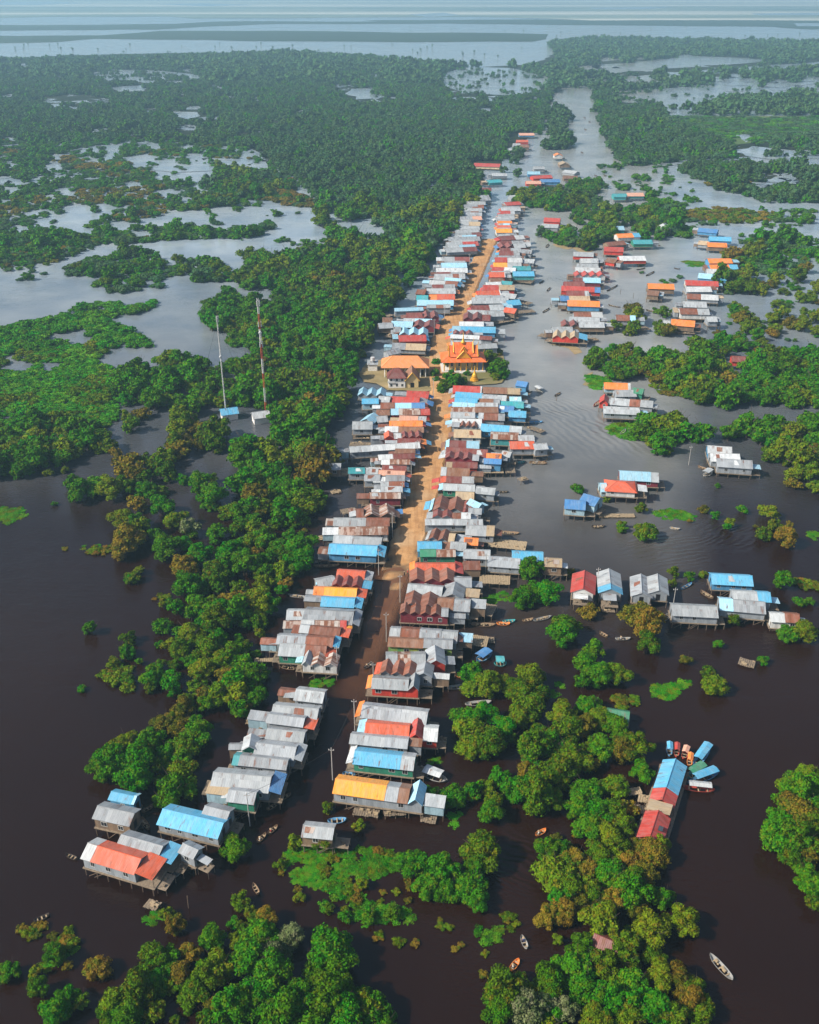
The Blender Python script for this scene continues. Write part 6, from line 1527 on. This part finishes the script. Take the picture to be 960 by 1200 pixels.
# landing stages on the grove side of the barge
def deck(u0, v0, u1, v1, w, z, label, mat=None, name='wooden_jetty', clutter=4, rail=False):
    a, b_ = P(u0, v0, z), P(u1, v1, z); c = (a+b_)/2; L = (b_-a).xy.length; th = math.atan2(b_.y-a.y, b_.x-a.x); root = empty(name, (c.x, c.y, 0), th); tag(root, label, name.replace('_',' ').split()[-1])
    b = MB(); n = max(3, int(L/.45))
    for i in range(n):
        x = -L/2+L*i/n; j = random.uniform(-.15,.15); b.box(x, x+L/n*.86, -w/2+j, w/2+j, z-.1, z+random.uniform(-.02,.03))
    b.build('planks', mat or M_DECK, root)
    if z > .5:
        b = MB()
        for i in range(max(2, int(L/2.5))+1):
            for y in (-w/2+.15, w/2-.15): x = -L/2+.2+(L-.4)*i/max(2, int(L/2.5)); b.tube([(x,y,-.7),(x+random.uniform(-.1,.1),y,z-.08+(random.uniform(.1,.9) if random.random()<.4 else 0))], .08, 4)
        b.build('supports', M_WOOD, root)
    if clutter:
        b = MB()
        for k in range(clutter): x = random.uniform(-.45,.45)*L; y = random.uniform(-.4,.4)*w; s = random.uniform(.15,.5); b.box(x-s,x+s,y-s*.6,y+s*.6,z+.02,z+.05+s*.7)
        b.build('cargo', M_PALEWOOD, root)
DK = [(573,635,617,640,5.2,2.0,'broad sunny deck between grey and blue river houses','p'),(563,551,590,551,4.2,2.0,'upper river deck behind the maroon roofs','p'),(592,551,604,551,4.2,1.8,'small outer deck beside the upper river deck','d'),
 (386,552,428,553,5.2,2.0,'long covered looking deck at the lagoon side','p'),(701,604,744,604,2.4,.5,'long floating deck in front of the blue house','p'),(562,678,598,680,4.6,1.9,'cluttered deck above the bright green weed','p'),(545,709,580,716,5.6,1.9,'brown shed platform beside the wooden boats','d'),
 (540,748,572,752,4.6,1.8,'platform with pale huts right of the brown roof','p'),(570,750,580,750,2.6,.4,'small raft between platform and launch','d'),(373,630,389,630,2.4,.35,'pale raft left of the sky blue roof','p'),(293,846,314,846,3.4,.9,'jetty heaped with timber left of the grey roofs','p'),
 (415,948,445,952,3.0,.8,'broken jetty below the orange roofed house','d'),(450,952,476,950,2.2,1.0,'ramshackle walkway under the brown roof strip','d'),(494,957,512,960,2.6,.5,'weathered fish cage raft right of the walkway','d'),(172,1057,186,1063,2.0,.9,'grey fishing platform beside the lower bush','d'),
 (866,774,885,779,3.2,.5,'wooden fish cage raft alone in the bay','d'),(705,713,720,713,3.6,.5,'blue floating platform in front of the grey end house','d'),(680,699,690,704,2.4,.8,'porch raft at the red end house','d'),(606,521,640,526,5.0,2.0,'cluttered river landing right of the orange small roof','d'),
 (608,562,618,560,2.6,1.6,'tiny landing on the river bend','d'),(400,600,418,597,3.4,1.6,'landing left of the zigzag rusty roof','d'),(388,577,400,575,2.4,.4,'small raft in the side lagoon','p'),(298,774,340,772,1.6,.8,'narrow plank walk left of the green wall','p'),(748,934,765,938,2.2,.9,'plank gangway from grove to barge','p'),(744,948,764,949,2.4,.9,'pale gangway beside the tan barge roof','p'),
 (735,928,752,926,2.0,.9,'upper plank gangway by the grove','p'),(596,455,618,462,4.0,1.2,'landing right of the temple round tree','d'),(620,500,637,506,3.0,1.2,'low jetty below the blue moored boat','d'),(632,392,648,395,5.0,1.5,'landing at the islet tip','d'),(640,398,652,400,4,1.2,'lower landing at the islet tip','d'),
 (605,352,622,356,5,1.4,'jetty of poles in the upper river','d'),(604,366,626,364,5,1.4,'long brown jetty in the upper river','d'),(578,378,600,374,5,1.4,'jetty right of the sky blue street roof','d'),(455,395,464,390,5,1.4,'landing in the lagoon left of the red roof','d'),(445,372,458,368,5,1.4,'landing in the lagoon left of the pale blue roof','d'),
 (400,415,430,417,2,.6,'long footbridge across the narrow lagoon','d'),(600,328,624,331,5,1.4,'jetty below the bright teal roof','d'),(688,398,700,397,4,1.2,'landing below the tan islet roof','d'),(744,386,760,384,5,1.4,'landing under the lagoon rust roof','d'),(788,388,814,389,6,1.0,'low raft before the nearest orange roof','d'),
 (410,520,440,521,4,1.5,'side deck left of the long white roof','d'),(414,512,444,512,3.5,.8,'laden pontoon in the side lagoon','d')]
for d in DK: deck(*d[:6], d[6], M_PALEWOOD if d[7] == 'p' else M_DECK, clutter=random.randint(3,9))
# timber heap on the jetty left of the grey row
c = P(303, 843, 1.0); b = MB()
for k in range(46):
    a = random.uniform(0, 3.14); x, y = random.uniform(-2.4,2.4), random.uniform(-1.2,1.2); l = random.uniform(.4,1.0); z = .95+random.uniform(.05,.8)*(1-abs(x)/3)
    b.tube([(x-l*math.cos(a),y-l*math.sin(a),z),(x+l*math.cos(a),y+l*math.sin(a),z+random.uniform(-.15,.15))], .11, 5)
o = b.build('firewood_pile', M_PALEWOOD); o.location = (c.x, c.y, 0); tag(o, 'pale firewood pile left of the grey roof row', 'firewood pile')
for (u, v, c1, lb) in ((466,607,'bl','roadside stall with dark blue canopy on the street edge'),(474,586,'lg','roadside stall with grey canopy before the red striped house'),(497,470,'ro','roadside stall with orange canopy at the temple end')):
    c = P(u, v, .6); root = empty('market_stall', (c.x, c.y, .6), .1); tag(root, lb, 'market stall', 'stalls on the dirt street')
    q = MB(); q.slab((-1.7,-1.3,2.1),(1.7,-1.3,2.1),(1.7,1.3,2.5),(-1.7,1.3,2.5),.05); q.build('canopy', ROOF[c1][0], root); q = MB(); q.box(-1.3,1.3,-.9,.6,.75,.85); q.build('counter', M_PALEWOOD, root)
    for x in (-1.5,1.5):
        for y in (-1.1,1.1): q = MB(); q.tube([(x,y,0),(x,y,2.2)],.05,5); q.build('post', M_WOOD, root)
# bare standing stakes in the water between the right side trees
for i, (u, v) in enumerate(((221,1064),(727,345),(742,350),(652,470),(700,430),(596,365),(603,366),(612,364),(618,362))):
    c = P(u, v, 0); b = MB(); b.tube([(0,0,-.6),(.1,0,3.2)], .1, 5); o = b.build('stake', M_WOOD); o.location = (c.x, c.y, 0); tag(o, ['thin stake standing in open water at the lower left','thin stake in the upper lagoon','thin stake right of the upper lagoon one','stake by the river boat','stake near the right bank','leftmost jetty stake in the river','second jetty stake in the river','third jetty stake in the river','rightmost jetty stake in the river'][i], 'stake')
# ================================================================ light, sky, camera
SUN_EL = R(39); SUN_AZ = math.atan2(-.93, -.36)      # sun to the left and slightly behind the camera
w = bpy.data.worlds.new('World'); bpy.context.scene.world = w; w.use_nodes = True; nt = w.node_tree
sky = nt.nodes.new('ShaderNodeTexSky'); sky.sky_type = 'NISHITA'; sky.sun_disc = False; sky.sun_elevation = SUN_EL; sky.sun_rotation = SUN_AZ % (2*math.pi); sky.air_density = 1.0; sky.dust_density = 2.5; sky.ozone_density = 1.0
bg = nt.nodes['Background']; nt.links.new(sky.outputs[0], bg.inputs[0]); bg.inputs[1].default_value = SKY_S
sd = bpy.data.lights.new('sun', 'SUN'); sd.energy = SUN_S; sd.angle = R(.53); sd.color = (1.0,.93,.82); so = bpy.data.objects.new('sun', sd); C.objects.link(so)
d = Vector((.93*math.cos(SUN_EL), .36*math.cos(SUN_EL), -math.sin(SUN_EL))); so.rotation_euler = d.to_track_quat('-Z','Y').to_euler(); so.location = (0,0,400)
cam = bpy.data.cameras.new('camera'); co = bpy.data.objects.new('camera', cam); C.objects.link(co); co.location = (0,0,CH); co.rotation_euler = (math.pi/2 - PITCH, 0, 0)
cam.sensor_fit = 'VERTICAL'; cam.sensor_height = 36; cam.lens = F/1200*36; cam.clip_start = 1; cam.clip_end = 80000
sc = bpy.context.scene; sc.camera = co
sc.view_settings.view_transform = 'Standard'; sc.view_settings.look = 'None'; sc.view_settings.gamma = 1; sc.view_settings.exposure = EXPO; sc.view_settings.use_curve_mapping = False
sc.render.engine = 'CYCLES'; cy = sc.cycles; cy.max_bounces = 4; cy.diffuse_bounces = 2; cy.glossy_bounces = 2; cy.transmission_bounces = 1; cy.transparent_max_bounces = 4; cy.volume_bounces = 0
cy.use_denoising = True; cy.use_adaptive_sampling = True; cy.adaptive_threshold = .02; cy.caustics_reflective = False; cy.caustics_refractive = False
try: cy.denoiser = 'OPENIMAGEDENOISE'
except Exception: pass
